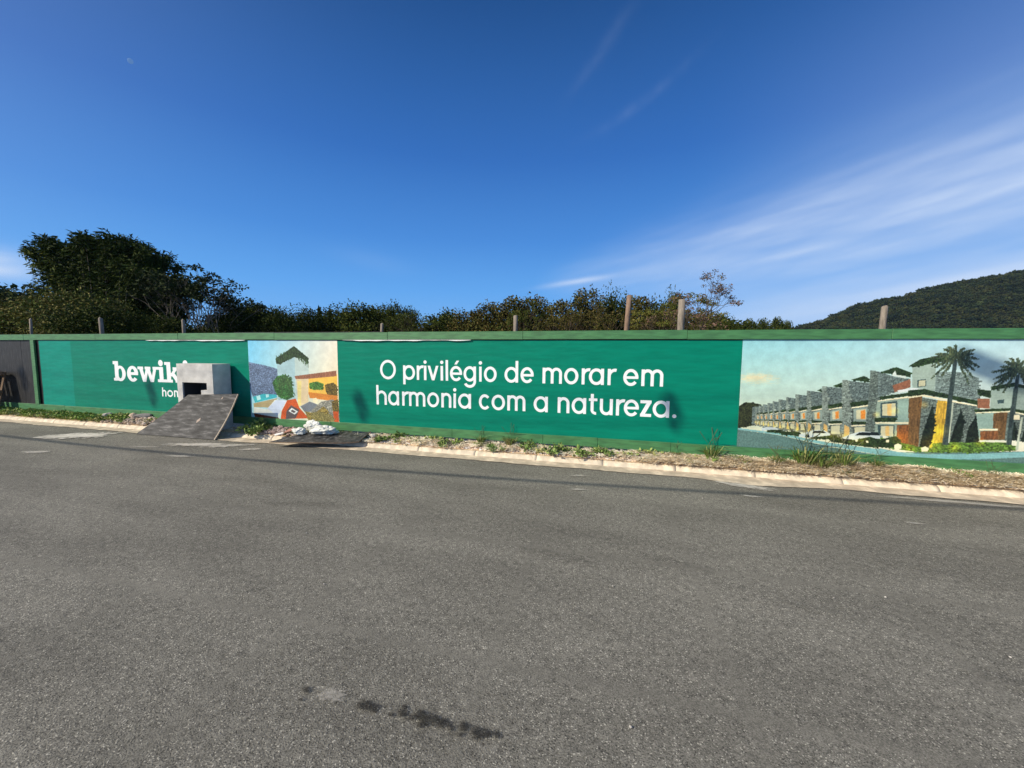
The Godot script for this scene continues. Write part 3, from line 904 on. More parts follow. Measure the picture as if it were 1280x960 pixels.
func slogan(st: SurfaceTool) -> void:
	var one := [["O", -3.945, -3.630], ["p", -3.486, -3.253], ["r", -3.220, -3.109], ["i", -3.082, -3.035], ["v", -3.013, -2.805], ["i", -2.768, -2.721], ["l", -2.674, -2.628], ["é", -2.593, -2.371], ["g", -2.346, -2.122], ["i", -2.066, -2.022], ["o", -1.982, -1.759], ["d", -1.624, -1.392], ["e", -1.352, -1.133], ["m", -0.989, -0.676], ["o", -0.641, -0.418], ["r", -0.367, -0.262], ["a", -0.256, -0.026], ["r", 0.029, 0.135], ["e", 0.261, 0.483], ["m", 0.525, 0.836]]
	var two := [["h", -4.032, -3.822], ["a", -3.796, -3.575], ["r", -3.513, -3.397], ["m", -3.377, -3.061], ["o", -3.025, -2.799], ["n", -2.757, -2.570], ["i", -2.531, -2.485], ["a", -2.446, -2.211], ["c", -2.070, -1.877], ["o", -1.845, -1.612], ["m", -1.573, -1.266], ["a", -1.128, -0.895], ["n", -0.736, -0.548], ["a", -0.513, -0.287], ["t", -0.246, -0.116], ["u", -0.076, 0.119], ["r", 0.168, 0.269], ["e", 0.284, 0.505], ["z", 0.524, 0.684], ["a", 0.703, 0.938], [".", 0.984, 1.039]]
	for g in one: glyph(st, g[0], g[1], g[2], 1.176)
	for g in two: glyph(st, g[0], g[1], g[2], 0.708)

# a vinyl sheet between x0..x1, y0..y1 with its slack; uv 0..1 over the sheet
func sheet_mesh(x0: float, x1: float, y0: float, y1: float, lift := 0.0) -> ArrayMesh:
	var st := smooth_st()
	var nx := maxi(2, int((x1 - x0) / 0.03))
	var ny := maxi(2, int((y1 - y0) / 0.09))
	for i in nx:
		for j in ny:
			var u0 := float(i) / nx
			var u1 := float(i + 1) / nx
			var v0 := float(j) / ny
			var v1 := float(j + 1) / ny
			quad_uv(st, on_sheet(lerpf(x0, x1, u0), lerpf(y0, y1, v0), lift), on_sheet(lerpf(x0, x1, u1), lerpf(y0, y1, v0), lift), on_sheet(lerpf(x0, x1, u1), lerpf(y0, y1, v1), lift), on_sheet(lerpf(x0, x1, u0), lerpf(y0, y1, v1), lift),
				Vector2(u0, 1 - v0), Vector2(u1, 1 - v0), Vector2(u1, 1 - v1), Vector2(u0, 1 - v1))
	st.generate_normals()
	st.generate_tangents()
	return st.commit()

# ---------- the place ----------
const SUN_DIR := Vector3(0.45, -0.40, -0.41)   # the way the sunlight travels

func _ready() -> void:
	rng.seed = 12
	# camera
	var cam := Camera3D.new()
	cam.name = "camera"
	cam.fov = 91.2
	cam.near = 0.05
	cam.far = 4000.0
	cam.position = Vector3(0, 1.65, 0)
	cam.rotation = Vector3(-0.08067, 0.24445, 0.0084)
	add_child(cam)
	cam.current = true
	# sky and exposure
	var env := Environment.new()
	env.background_mode = Environment.BG_SKY
	var sky := Sky.new()
	var pano := PanoramaSkyMaterial.new()
	pano.panorama = make_sky()
	sky.sky_material = pano
	env.sky = sky
	env.background_energy_multiplier = 1.0
	env.tonemap_mode = Environment.TONE_MAPPER_LINEAR
	env.tonemap_exposure = 1.0
	env.sdfgi_enabled = true
	env.ssao_enabled = true
	env.ssil_enabled = true
	env.fog_enabled = true
	env.fog_density = 0.00009
	env.fog_light_color = Color(0.62, 0.74, 0.9)
	var we := WorldEnvironment.new()
	we.name = "world_environment"
	we.environment = env
	add_child(we)
	# sun
	var sun := DirectionalLight3D.new()
	sun.name = "sun"
	sun.light_energy = 1.6
	sun.light_color = Color(1.0, 0.955, 0.875)
	sun.light_angular_distance = 0.5
	sun.shadow_enabled = true
	add_child(sun)
	sun.look_at_from_position(Vector3.ZERO, SUN_DIR)

	var moon_mat := plain_mat(lin(0.05, 0.06, 0.08), 1.0, 0.0)
	moon_mat.emission_enabled = true
	moon_mat.emission = lin(0.085, 0.20, 0.46)
	var ball := SphereMesh.new()
	ball.radius = 11.0
	ball.height = 22.0
	ball.radial_segments = 24
	ball.rings = 12
	var moon := struct("sky_moon", ball, moon_mat, "pale daytime moon high in the blue sky on the left")
	moon.position = Vector3(-0.751, 0.4615, -0.4725) * 3000.0
	make_materials()
	ground_and_road()
	hill()
	hoarding()
	banners()
	verge()
	block_and_boards()
	weeds()
	trees()
	overhead_line()

func make_materials() -> void:
	var grain := grid_noise(0.27, 3, FastNoiseLite.TYPE_CELLULAR, 1)
	grain.cellular_return_type = FastNoiseLite.RETURN_CELL_VALUE
	var mottle_im := grid_noise(0.02, 6, FastNoiseLite.TYPE_SIMPLEX_SMOOTH, 4).get_seamless_image(1024, 1024)
	mottle_im.convert(Image.FORMAT_L8)
	var mottle := mottle_im.get_data()
	var asphalt := texture(1024, 1024, grain, func(v, q, x, y):
		var k: float = 0.488 + 0.11 * (mottle[y * 1024 + x] / 255.0 - 0.5) + 0.20 * (v - 0.5) + 0.15 * (q - 0.5)
		if v > 0.965: k += 0.20
		if v < 0.06: k -= 0.08
		return Color(k * 1.02, k, k * 0.935, clampf(0.5 + 0.7 * (v - 0.5) + 0.15 * (q - 0.5), 0, 1)), 2.2)
	var pn := grid_noise(0.008, 4, FastNoiseLite.TYPE_SIMPLEX_SMOOTH, 6)
	pn.fractal_gain = 0.68
	var patches := texture(512, 512, pn, func(v, _q, _x, _y):
		var k: float = clampf(0.93 + 0.20 * (v - 0.5), 0.6, 1.0)
		return Color(k, k, k * 0.99))
	var a := tri_mat(asphalt, 0.8, 0.88, Color.WHITE, 0.9)
	a.detail_enabled = true
	a.detail_blend_mode = BaseMaterial3D.BLEND_MODE_MUL
	a.detail_albedo = patches[0]
	a.detail_uv_layer = BaseMaterial3D.DETAIL_UV_2
	a.uv2_triplanar = true
	a.uv2_world_triplanar = true
	a.uv2_scale = Vector3(0.075, 0.1, 0.24)
	a.metallic_specular = 0.35
	M.asphalt = a
	var rough := grid_noise(0.02, 8, FastNoiseLite.TYPE_SIMPLEX_SMOOTH, 5)
	var con := texture(512, 512, rough, func(v, q, _x, _y):
		var k: float = 0.84 + 0.26 * (v - 0.5) + 0.07 * (q - 0.5)
		if v > 0.68: k += 0.04
		return Color(k, k * 0.985, k * 0.95, clampf(v + 0.12 * q, 0, 1)), 2.0)
	var con_soft := texture(512, 512, grid_noise(0.012, 9, FastNoiseLite.TYPE_SIMPLEX_SMOOTH, 6), func(v, q, _x, _y):
		var k: float = 0.90 + 0.16 * (v - 0.5) + 0.05 * (q - 0.5)
		if q > 0.996: k -= 0.16
		return Color(k, k * 0.99, k * 0.965, clampf(v + 0.2 * q, 0, 1)), 1.6)
	M.concrete = tri_mat(con_soft, 0.63, 0.9, lin(0.74, 0.74, 0.735), 0.5, false)
	M.kerb = tri_mat(con, 0.53, 0.92, lin(0.96, 0.86, 0.71), 0.8)
	M.gutter = tri_mat(con, 0.41, 0.92, lin(0.80, 0.70, 0.57), 0.8)
	M.pole = tri_mat(con, 1.0, 0.9, lin(0.5, 0.5, 0.48), 0.6)
	var soil := texture(512, 512, grid_noise(0.045, 14, FastNoiseLite.TYPE_SIMPLEX, 5), func(v, q, _x, _y):
		var k: float = 0.89 + 0.5 * (v - 0.5) + 0.16 * (q - 0.5)
		return Color(k, k * 0.885, k * 0.74, clampf(v + 0.2 * q, 0, 1)), 2.5)
	M.soil = tri_mat(soil, 1.0, 0.95, lin(1.0, 0.98, 0.94), 1.0)
	M.field = tri_mat(soil, 0.15, 0.95, lin(0.16, 0.22, 0.10), 1.0)
	M.hill = tri_mat(soil, 0.05, 0.95, lin(0.12, 0.17, 0.09), 1.0)
	# timber
	var fibre := grid_noise(0.02, 21, FastNoiseLite.TYPE_SIMPLEX_SMOOTH, 4)
	var wood := texture(512, 512, fibre, func(v, q, _x, _y):
		var k: float = 0.72 + 0.22 * sin(v * 60.0) * 0.5 + 0.3 * (v - 0.5) + 0.06 * (q - 0.5)
		return Color(k, k * 0.965, k * 0.92, clampf(0.5 + 0.4 * sin(v * 60.0), 0, 1)), 1.5)
	M.post = tri_mat(wood, 1.0, 0.9, lin(0.50, 0.46, 0.41), 0.8, false)
	M.post.uv1_scale = Vector3(4.0, 0.6, 4.0)
	M.post_brown = M.post.duplicate()
	M.post_brown.albedo_color = lin(0.50, 0.36, 0.28)
	M.pallet = tri_mat(wood, 1.0, 0.85, lin(0.36, 0.25, 0.17), 0.8, false)
	M.pallet.uv1_scale = Vector3(5.0, 0.8, 5.0)
	M.edge = tri_mat(wood, 3.0, 0.9, lin(0.95, 0.86, 0.74), 0.5)
	var swirl := texture(1024, 1024, grid_noise(0.012, 33, FastNoiseLite.TYPE_SIMPLEX_SMOOTH, 5), func(v, q, _x, _y):
		var s: float = sin(v * 40.0)
		var k: float = 0.33 + 0.30 * (v - 0.5) + 0.16 * smoothstep(0.62, 0.74, v) + 0.035 * s - 0.10 * smoothstep(0.40, 0.30, v) + 0.10 * (q - 0.5)
		return Color(k * 1.01, k, k * 0.985, clampf(0.5 + 0.35 * s, 0, 1)), 1.0)
	M.ply = tri_mat(swirl, 0.8, 0.7, lin(0.58, 0.575, 0.57), 0.6, false)
	M.ply.uv1_scale = Vector3(0.22, 1.25, 1.0)
	M.ply_flat = tri_mat(swirl, 0.7, 0.6, lin(0.50, 0.50, 0.51), 0.5)
	M.black_panel = tri_mat(swirl, 0.6, 0.5, lin(0.13, 0.12, 0.125), 0.4)
	M.black_panel.uv1_scale = Vector3(1.6, 0.25, 1.0)
	# paint and vinyl
	var paint_tex := texture(512, 512, grid_noise(0.012, 41, FastNoiseLite.TYPE_SIMPLEX_SMOOTH, 5), func(v, q, _x, _y):
		var k: float = 0.88 + 0.24 * (v - 0.5) + 0.05 * (q - 0.5)
		return Color(k, k, k, clampf(v + 0.1 * q, 0, 1)), 1.2)
	M.green_paint = tri_mat(paint_tex, 1.0, 0.5, lin(0.075, 0.255, 0.088), 0.7)
	M.green_paint.uv1_scale = Vector3(0.5, 3.0, 3.0)
	M.green_paint.metallic_specular = 0.6
	var crease := texture(1024, 512, grid_noise(0.011, 51, FastNoiseLite.TYPE_SIMPLEX_SMOOTH, 4), func(v, q, _x, _y):
		var k: float = 0.93 + 0.10 * (v - 0.5) + 0.025 * (q - 0.5)
		return Color(k, k, k, v), 2.6)
	for v in [["vinyl", lin(0.0, 0.250, 0.158)], ["vinyl_left", lin(0.002, 0.250, 0.160)], ["vinyl_new", lin(0.002, 0.31, 0.225)]]:
		var g := tri_mat(crease, 0.4, 0.34, v[1], 0.6)
		g.uv1_scale = Vector3(0.14, 2.4, 1.0)
		g.metallic_specular = 0.36
		M[v[0]] = g
	M.white_print = plain_mat(lin(0.90, 0.92, 0.92), 0.4)
	M.white_edge = plain_mat(lin(0.85, 0.86, 0.85), 0.4)
	M.big_print = plain_mat(Color.WHITE, 0.42)
	M.big_print.albedo_texture = big_picture()
	M.small_print = plain_mat(Color.WHITE, 0.42)
	M.small_print.albedo_texture = small_picture()
	M.leaf = vertex_mat(0.62, 0.22)
	M.grass = vertex_mat(0.7, 0.12)
	M.bark = tri_mat(wood, 1.0, 0.95, lin(0.16, 0.13, 0.10), 0.8, false)
	M.pale_bark = tri_mat(wood, 1.0, 0.9, lin(0.34, 0.31, 0.27), 0.8, false)
	M.stone = vertex_mat(0.9)
	M.bag = plain_mat(lin(0.66, 0.67, 0.62), 0.4)
	M.cable = plain_mat(lin(0.02, 0.02, 0.02), 0.6)

# ---------- ground ----------
func strip(st: SurfaceTool, x0: float, x1: float, step: float, front: Callable, back: Callable) -> void:
	var n := int((x1 - x0) / step)
	for i in n:
		var a := x0 + i * step
		var b := a + step
		quad(st, front.call(a), front.call(b), back.call(b), back.call(a))

func verge_y(x: float, z: float) -> float:
	var t := clampf((-5.70 - z) / 0.4, 0.0, 1.0)
	var n: FastNoiseLite = M.verge_noise
	var y := lerpf(0.085, 0.150, t) + n.get_noise_2d(x * 3.0, z * 6.0) * 0.030 * minf(1.0, t * 3.0 + 0.2)
	y += 0.035 * bump(t, 0.45, 0.35) * smoothstep(0.5, 2.5, x) * (1.0 + n.get_noise_2d(x * 5.0 + 50.0, 3.0))
	y += 0.035 * bump(x, -9.9, 0.8) * bump(t, 0.6, 0.5)
	return y

func ground_and_road() -> void:
	M.verge_noise = grid_noise(0.5, 61)
	var st := flat_st()
	quad(st, Vector3(-2500, -0.03, 2500), Vector3(2500, -0.03, 2500), Vector3(2500, -0.03, -2500), Vector3(-2500, -0.03, -2500))
	struct("ground", done(st), M.field, "flat grassy ground reaching to the horizon behind the hoarding")
	var edge := grid_noise(1.3, 62, FastNoiseLite.TYPE_SIMPLEX_SMOOTH, 4)
	# the road, very slightly uneven
	st = smooth_st()
	var rn := grid_noise(0.25, 63)
	var ry := func(x: float, z: float) -> Vector3: return Vector3(x, rn.get_noise_2d(x * 0.6, z * 1.3) * 0.006, z)
	var xs := [-70.0, -40.0]
	for i in 76: xs.append(-28.0 + i * 0.5)
	xs.append_array([25.0, 60.0])
	var zs := [7.0, 3.0, 1.0]
	for i in 14: zs.append(-0.1 - i * 0.4)
	zs.append(-5.64)
	for i in xs.size() - 1:
		for j in zs.size() - 1:
			quad(st, ry.call(xs[i], zs[j]), ry.call(xs[i + 1], zs[j]), ry.call(xs[i + 1], zs[j + 1]), ry.call(xs[i], zs[j + 1]))
	var road := struct("road", done(st), M.asphalt, "worn grey asphalt road in front of the green hoarding")
	# a dusty concrete gutter with a ragged edge on the asphalt
	st = flat_st()
	var ge := func(x: float) -> float: return -5.375 + 0.05 * edge.get_noise_1d(x * 0.6) + 0.02 * edge.get_noise_1d(x * 4.0) + 0.10 * bump(x, 1.9, 0.55) + 0.05 * bump(x, -6.6, 0.5)
	strip(st, -30.0, 12.0, 0.07, func(x): return Vector3(x, 0.010, ge.call(x)), func(x): return Vector3(x, 0.016, -5.63))
	struct("gutter", done(st), M.gutter, "dusty pale concrete gutter between the asphalt and the kerb")
	# kerb: chipped rounded profile
	st = smooth_st()
	var kn := grid_noise(1.0, 64, FastNoiseLite.TYPE_SIMPLEX_SMOOTH, 4)
	var prof := [[-5.59, 0.0], [-5.605, 0.026], [-5.622, 0.052], [-5.65, 0.072], [-5.70, 0.084], [-5.80, 0.080]]
	var kp := func(x: float, j: int) -> Vector3:
		var q: Array = prof[j]
		var chip := maxf(0.0, kn.get_noise_2d(x * 2.2, 7.0) - 0.22) * 0.16
		return Vector3(x, q[1] * (1.0 - chip * 2.0) + kn.get_noise_2d(x * 1.1, j * 0.4) * 0.007, q[0] + kn.get_noise_2d(x * 0.9, 20.0 + j * 0.3) * 0.012 - chip * 0.25)
	var kerb := Node3D.new()
	kerb.name = numbered("kerb")
	add_child(kerb)
	tag(kerb, "low chipped sand-coloured concrete kerb along the verge", "", "", "structure")
	for k in 42:
		st = smooth_st()
		var off := Vector3(0, rng.randf_range(-0.0012, 0.0012), rng.randf_range(-0.0015, 0.0015))
		var x0 := -30.0 + k + 0.0006
		for i in 20:
			var a := x0 + i * 0.04994
			var b := a + 0.04994
			for j in prof.size() - 1: quad(st, kp.call(a, j) + off, kp.call(b, j) + off, kp.call(b, j + 1) + off, kp.call(a, j + 1) + off)
		for e in [x0, x0 + 0.9988]:
			for j in prof.size() - 1:
				var p0: Vector3 = kp.call(e, j) + off
				var p1: Vector3 = kp.call(e, j + 1) + off
				if e == x0: quad(st, Vector3(e, -0.02, p1.z), Vector3(e, -0.02, p0.z), p0, p1)
				else: quad(st, Vector3(e, -0.02, p0.z), Vector3(e, -0.02, p1.z), p1, p0)
		obj("kerb_stone", done(st), M.kerb, kerb)
	# verge
	st = smooth_st()
	for i in int(42.0 / 0.07):
		var x := -30.0 + i * 0.07
		for j in 12:
			var z0 := -5.66 - j * 0.06
			quad(st, Vector3(x, verge_y(x, z0), z0), Vector3(x + 0.07, verge_y(x + 0.07, z0), z0), Vector3(x + 0.07, verge_y(x + 0.07, z0 - 0.06), z0 - 0.06), Vector3(x, verge_y(x, z0 - 0.06), z0 - 0.06))
	struct("verge", done(st), M.soil, "narrow strip of sandy soil between the kerb and the hoarding")
	# marks on the asphalt
	var r := RandomNumberGenerator.new()
	r.seed = 71
	var blobs := [[-1.040, -1.417, 0.038], [-1.001, -1.415, 0.025], [-0.867, -1.454, 0.013], [-0.860, -1.427, 0.025], [-0.785, -1.439, 0.029], [-0.743, -1.426, 0.038], [-0.705, -1.436, 0.021], [-0.664, -1.432, 0.029], [-0.568, -1.438, 0.025], [-0.497, -1.427, 0.034], [-0.466, -1.432, 0.021], [-0.421, -1.440, 0.017], [-0.572, -1.401, 0.013], [-0.755, -1.397, 0.017], [-1.075, -1.412, 0.013], [-0.811, -1.420, 0.013], [-1.378, -1.416, 0.017], [-1.361, -1.367, 0.008], [-0.909, -1.407, 0.008], [-0.620, -1.417, 0.013]]
	var im := Image.create(640, 200, false, Image.FORMAT_RGBA8)
	im.fill(Color(0.13, 0.128, 0.122, 0.0))
	for b in blobs:
		var px: float = (b[0] + 1.70) * 455.0
		var py: float = (b[1] + 1.62) * 455.0
		var br: float = b[2] * 455.0
		for k in int(14 + br * 9.0):
			var q: Vector2 = Vector2(r.randfn(), r.randfn() * 0.8) * br * 0.42
			var w := r.randi_range(2, 5)
			dab(im, int(px + q.x), int(py + q.y), w, w - 1, Color(0.15, 0.147, 0.14, r.randf_range(0.4, 0.72)))
	soften(im, 1)
	mark(road, "oil_stain", im, Vector3(-1.70, 0.012, -1.18), Vector3(-0.293, 0.012, -1.18), Vector3(-1.70, 0.012, -1.62), "trail of small dark oil drips on the asphalt")
	for s in [[-9.85, -4.87, 1.45, 0.80, 0.40, 1.3], [-9.75, -4.90, 1.1, 0.6, 0.38, 1.2], [-6.9, -4.98, 1.3, 0.35, 0.3, 0.8], [-8.85, -3.9, 0.50, 0.24, 0.3, 0.6], [-7.1, -4.92, 0.9, 0.26, 0.1, 0.5], [-6.35, -5.05, 0.9, 0.30, 0.5, 0.7], [-6.42, -4.33, 0.5, 0.14, 0.2, 0.55], [-5.75, -4.97, 0.42, 0.18, 0.4, 0.6], [1.75, -5.2, 0.7, 0.26, -0.25, 0.75], [1.69, -4.83, 0.28, 0.08, 0.0, 0.6], [-0.32, -5.05, 0.30, 0.09, 0.3, 0.5], [-0.28, -4.52, 0.24, 0.08, 0.2, 0.5], [3.0, -4.46, 0.2, 0.07, 0.0, 0.4], [-7.6, -4.6, 0.6, 0.16, 0.2, 0.3], [3.9, -5.25, 1.6, 0.14, 0.0, 0.5], [-1.23, -1.42, 0.16, 0.12, 0.0, 0.3]]:
		im = smear_image(r, s[5])
		var u: Vector3 = Vector3(cos(s[4]), 0, -sin(s[4])) * s[2]
		var v: Vector3 = Vector3(0, 0, 1).rotated(Vector3.UP, s[4]) * s[3]
		var p: Vector3 = Vector3(s[0], 0.014 + 0.0004 * r.randf(), s[1]) - u * 0.5 + v * 0.5
		mark(road, "plaster_smear", im, p, p + u, p - v, "pale smear of plaster dust on the asphalt")
	for s in [[-2.35, -1.95, 0.34, 0.05, 0.5], [1.35, -2.75, 0.5, 0.06, -0.1], [2.05, -2.35, 0.55, 0.08, -0.2], [-0.35, -2.95, 0.9, 0.10, -0.15], [0.5, -3.1, 0.8, 0.09, -0.2], [-3.1, -3.3, 1.1, 0.12, 0.2], [2.4, -3.5, 0.8, 0.1, -0.1], [1.6, -1.75, 0.4, 0.06, -0.3], [-1.3, -1.75, 0.2, 0.035, 0.6], [-0.1, -2.3, 0.3, 0.05, -0.5], [-1.9, -1.5, 0.22, 0.03, 0.7], [0.9, -1.5, 0.2, 0.05, 0.2]]:
		im = smear_image(r, 0.11, Color(0.20, 0.195, 0.185))
		var u: Vector3 = Vector3(cos(s[4]), 0, -sin(s[4])) * s[2]
		var v: Vector3 = Vector3(0, 0, 1).rotated(Vector3.UP, s[4]) * s[3] * 2.2
		var p: Vector3 = Vector3(s[0], 0.0135 + 0.0004 * r.randf(), s[1]) - u * 0.5 + v * 0.5
		mark(road, "dark_scuff", im, p, p + u, p - v, "faint dark scuff on the asphalt")
	# bright chips of stone in the worn asphalt
	var chips := []
	var tints := []
	for i in 9000:
		var z := -1.15 - 3.9 * pow(rng.randf(), 1.4)
		var x := rng.randf_range(-1.1, 1.15) * (1.2 + absf(z) * 1.25)
		var s := rng.randf_range(0.0018, 0.0046)
		chips.append(Transform3D(Basis.from_euler(Vector3(rng.randf() * 6.0, rng.randf() * 6.0, 0)).scaled(Vector3(s, s * 0.7, s * rng.randf_range(0.7, 1.6))), Vector3(x, ry.call(x, z).y + s * 0.12, z)))
		var k := rng.randf_range(0.22, 0.42) if rng.randf() < 0.8 else rng.randf_range(0.5, 0.85)
		tints.append(Color(k, k * 0.95, k * 0.87))
	scatter("stone_chips", rock_mesh(5, 0), M.stone, chips, tints, road)
	# a few loose pebbles lying on the road
	for q in [[0.09, -2.65], [-1.9, -2.15], [1.55, -2.9], [1.9, -3.0], [2.2, -2.55], [-2.6, -2.75], [0.15, -1.62], [-3.9, -3.6], [2.75, -2.2], [-0.9, -4.3], [1.12, -4.62]]:
		var s := rng.randf_range(0.010, 0.02)
		st = flat_st()
		var p := obj("pebble", rock_mesh(rng.randi() % 50, 1), plain_mat(lin(0.5, 0.47, 0.42) * rng.randf_range(0.8, 1.15), 0.9), road)
		p.transform = Transform3D(Basis.from_euler(Vector3(0, rng.randf() * 6.0, 0)).scaled(Vector3(s * 1.4, s, s)), Vector3(q[0], 0.006 + s * 0.3, q[1]))

func soften(im: Image, n: int) -> void:
	var w := im.get_width()
	var h := im.get_height()
	for k in n:
		im.resize(w / 2, h / 2, Image.INTERPOLATE_BILINEAR)
		im.resize(w, h, Image.INTERPOLATE_BILINEAR)

func smear_image(r: RandomNumberGenerator, strength: float, tone := Color(0.84, 0.82, 0.78)) -> Image:
	var im := Image.create(128, 64, false, Image.FORMAT_RGBA8)
	im.fill(Color(tone.r, tone.g, tone.b, 0.0))
	for i in 260:
		var x := 64.0 + r.randfn() * 22.0
		var y := 32.0 + r.randfn() * 10.0
		var len := r.randf_range(6.0, 34.0) * clampf(1.0 - absf(y - 32.0) / 30.0, 0.1, 1.0)
		len = minf(len, minf(x, 128.0 - x) * 1.6)
		if y < 3 or y > 60 or len < 2: continue
		dab(im, int(x - len / 2), int(y), int(len), r.randi_range(1, 3), Color(tone.r, tone.g, tone.b, clampf(strength * r.randf_range(0.45, 1.25), 0, 1)))
	soften(im, 1)
	return im

func mark(parent: Node, called: String, im: Image, p: Vector3, pu: Vector3, pv: Vector3, label: String) -> void:
	var st := flat_st()
	quad_uv(st, p, pu, pu + pv - p, pv, Vector2(0, 1), Vector2(1, 1), Vector2(1, 0), Vector2(0, 0))
	var m := plain_mat(Color.WHITE, 0.9, 0.2)
	m.transparency = BaseMaterial3D.TRANSPARENCY_ALPHA
	m.albedo_texture = ImageTexture.create_from_image(im)
	m.texture_repeat = false
	tag(obj(called, done(st), m, parent), label)

# ---------- hill ----------
const RIDGE_X := [60.0, 130.0, 170.0, 206.0, 244.0, 273.0, 308.0, 342.0, 374.0, 406.0, 520.0, 700.0, 900.0]
const RIDGE_Y := [0.0, 6.0, 17.0, 27.0, 38.0, 48.0, 60.0, 69.5, 78.0, 84.0, 104.0, 90.0, 40.0]

func hill_y(x: float, z: float) -> float:
	var k := 0
	while k < 11 and x > RIDGE_X[k + 1]: k += 1
	var t := clampf((x - RIDGE_X[k]) / (RIDGE_X[k + 1] - RIDGE_X[k]), 0, 1)
	var top: float = lerpf(RIDGE_Y[k], RIDGE_Y[k + 1], t)
	var up := smoothstep(-330.0, -505.0, z)
	var down := 1.0 - smoothstep(-520.0, -820.0, z)
	var n: FastNoiseLite = M.hill_noise
	return top * up * down + n.get_noise_2d(x, z) * 7.0 * up * down - 1.0

func hill() -> void:
	M.hill_noise = grid_noise(0.012, 81, FastNoiseLite.TYPE_SIMPLEX_SMOOTH, 4)
	var st := smooth_st()
	for i in 42:
		for j in 25:
			var x := 60.0 + i * 20.0
			var z := -320.0 - j * 20.0
			quad(st, Vector3(x, hill_y(x, z), z), Vector3(x + 20, hill_y(x + 20, z), z), Vector3(x + 20, hill_y(x + 20, z - 20), z - 20), Vector3(x, hill_y(x, z - 20), z - 20))
	struct("hill", done(st), M.hill, "wooded hill rising to the right in the distance")
	# its forest, crown by crown
	var tones := [Color(0.030, 0.044, 0.016), Color(0.040, 0.053, 0.017), Color(0.024, 0.038, 0.015), Color(0.050, 0.056, 0.018)]
	for v in 3:
		var cs := flat_st()
		for k in 9:
			var c := Vector3(rng.randfn() * 0.30, 0.25 + rng.randf() * 0.5, rng.randfn() * 0.30)
			leaves(cs, c, Vector3(0.30, 0.24, 0.30), 60, 0.20, 0.8, [Color(1, 1, 1)], 0.25)
		var mesh := done(cs)
		var places := []
		var tints := []
		for i in 3600:
			var x := rng.randf_range(120.0, 620.0)
			var z := rng.randf_range(-545.0, -350.0)
			if x > 0.98 * -z + 40.0: continue
			var s := rng.randf_range(5.0, 9.0)
			places.append(Transform3D(Basis(Vector3.UP, rng.randf() * 6.28).scaled(Vector3(s, s * rng.randf_range(0.7, 1.1), s)), Vector3(x, hill_y(x, z) - 1.0, z)))
			var k := rng.randf_range(0.75, 1.3)
			var c: Color = tones[rng.randi() % 4]
			tints.append(Color(c.r * k, c.g * k, c.b * k))
		var f := scatter("hill_forest", mesh, M.leaf, places, tints)
		tag(f, "dense dark forest covering the slope of the distant hill")

# ---------- the hoarding ----------
func hoarding() -> void:
	var t := thing("hoarding", "long low wooden hoarding with green painted rails along the verge", "fence")
	for i in 29:   # plywood sheets behind everything, bare black at the left end
		var x0 := -26.0 + i * 1.2205
		var st := flat_st()
		box(st, at(Vector3(x0 + 0.609, 1.062, -6.012 - 0.0008 * (i % 3))), Vector3(1.216, 1.74, 0.015), 0.002)
		obj("plywood_panel", done(st), M.black_panel, t)
	for rail in [["top_rail", 1.944, 0.132, [-26.0, -23.4, -20.95, -18.5, -16.05, -13.59, -11.136, -8.681, -6.226, -3.771, -1.316, 1.139, 3.594, 6.05, 9.4]],
			["bottom_rail", 0.264, 0.148, [-26.0, -22.2, -19.75, -17.3, -14.9, -12.35, -9.9, -7.45, -5.0, -2.549, -0.963, -0.095, 0.979, 3.43, 5.9, 9.4]]]:
		var cuts: Array = rail[3]
		for i in cuts.size() - 1:
			var st := flat_st()
			var w: float = cuts[i + 1] - cuts[i] - 0.004
			box(st, at(Vector3((cuts[i] + cuts[i + 1]) * 0.5, rail[1] + rng.randf_range(-0.004, 0.004), -5.9795 + rng.randf_range(-0.0015, 0.0015)), Vector3(rng.randf_range(-0.01, 0.01), 0, rng.randf_range(-0.0012, 0.0012))), Vector3(w, rail[2], 0.023), 0.003)
			obj(rail[0], done(st), M.green_paint, t)
	var st := flat_st()
	box(st, at(Vector3(-13.285, 1.107, -5.975)), Vector3(0.125, 1.532, 0.034), 0.003)
	tag(obj("upright", done(st), M.green_paint, t), "green painted upright beside the bare black panels")
	st = flat_st()
	box(st, at(Vector3(-5.59, 1.985, -6.05), Vector3(0, 0, -0.0015)), Vector3(3.40, 0.085, 0.018), 0.002)
	tag(obj("backing_board", done(st), M.black_panel, t), "black board showing above the top rail")
	# posts behind, cut off at odd heights
	for p in [[-13.62, 2.39, 0.025, 0.0, 0], [-11.19, 2.37, 0.037, 0.0, 0], [-8.72, 2.30, 0.03, 0.0, 0], [-3.98, 2.17, 0.025, 0.0, 0], [-1.475, 2.275, 0.034, 0.0, 0], [0.29, 2.55, 0.038, 0.022, 1], [1.07, 2.47, 0.047, 0.0, 0], [3.575, 2.31, 0.037, 0.0, 0], [6.0, 2.35, 0.04, 0.0, 0]]:
		st = smooth_st()
		var pts := []
		var rad := []
		for i in 9:
			var y: float = p[1] * i / 8.0
			pts.append(Vector3(p[0] + p[3] * (y - 2.0) * 2.2 + rng.randfn() * 0.003, y, -6.12 + rng.randfn() * 0.003))
			rad.append(p[2] * rng.randf_range(0.95, 1.06))
		pts.append(Vector3(pts[8].x, p[1] + 0.006, -6.12))
		rad.append(p[2] * 0.8)
		tube(st, pts, rad, 11, 0.08)
		obj("post", done(st), M.post_brown if p[4] == 1 else M.post, t)

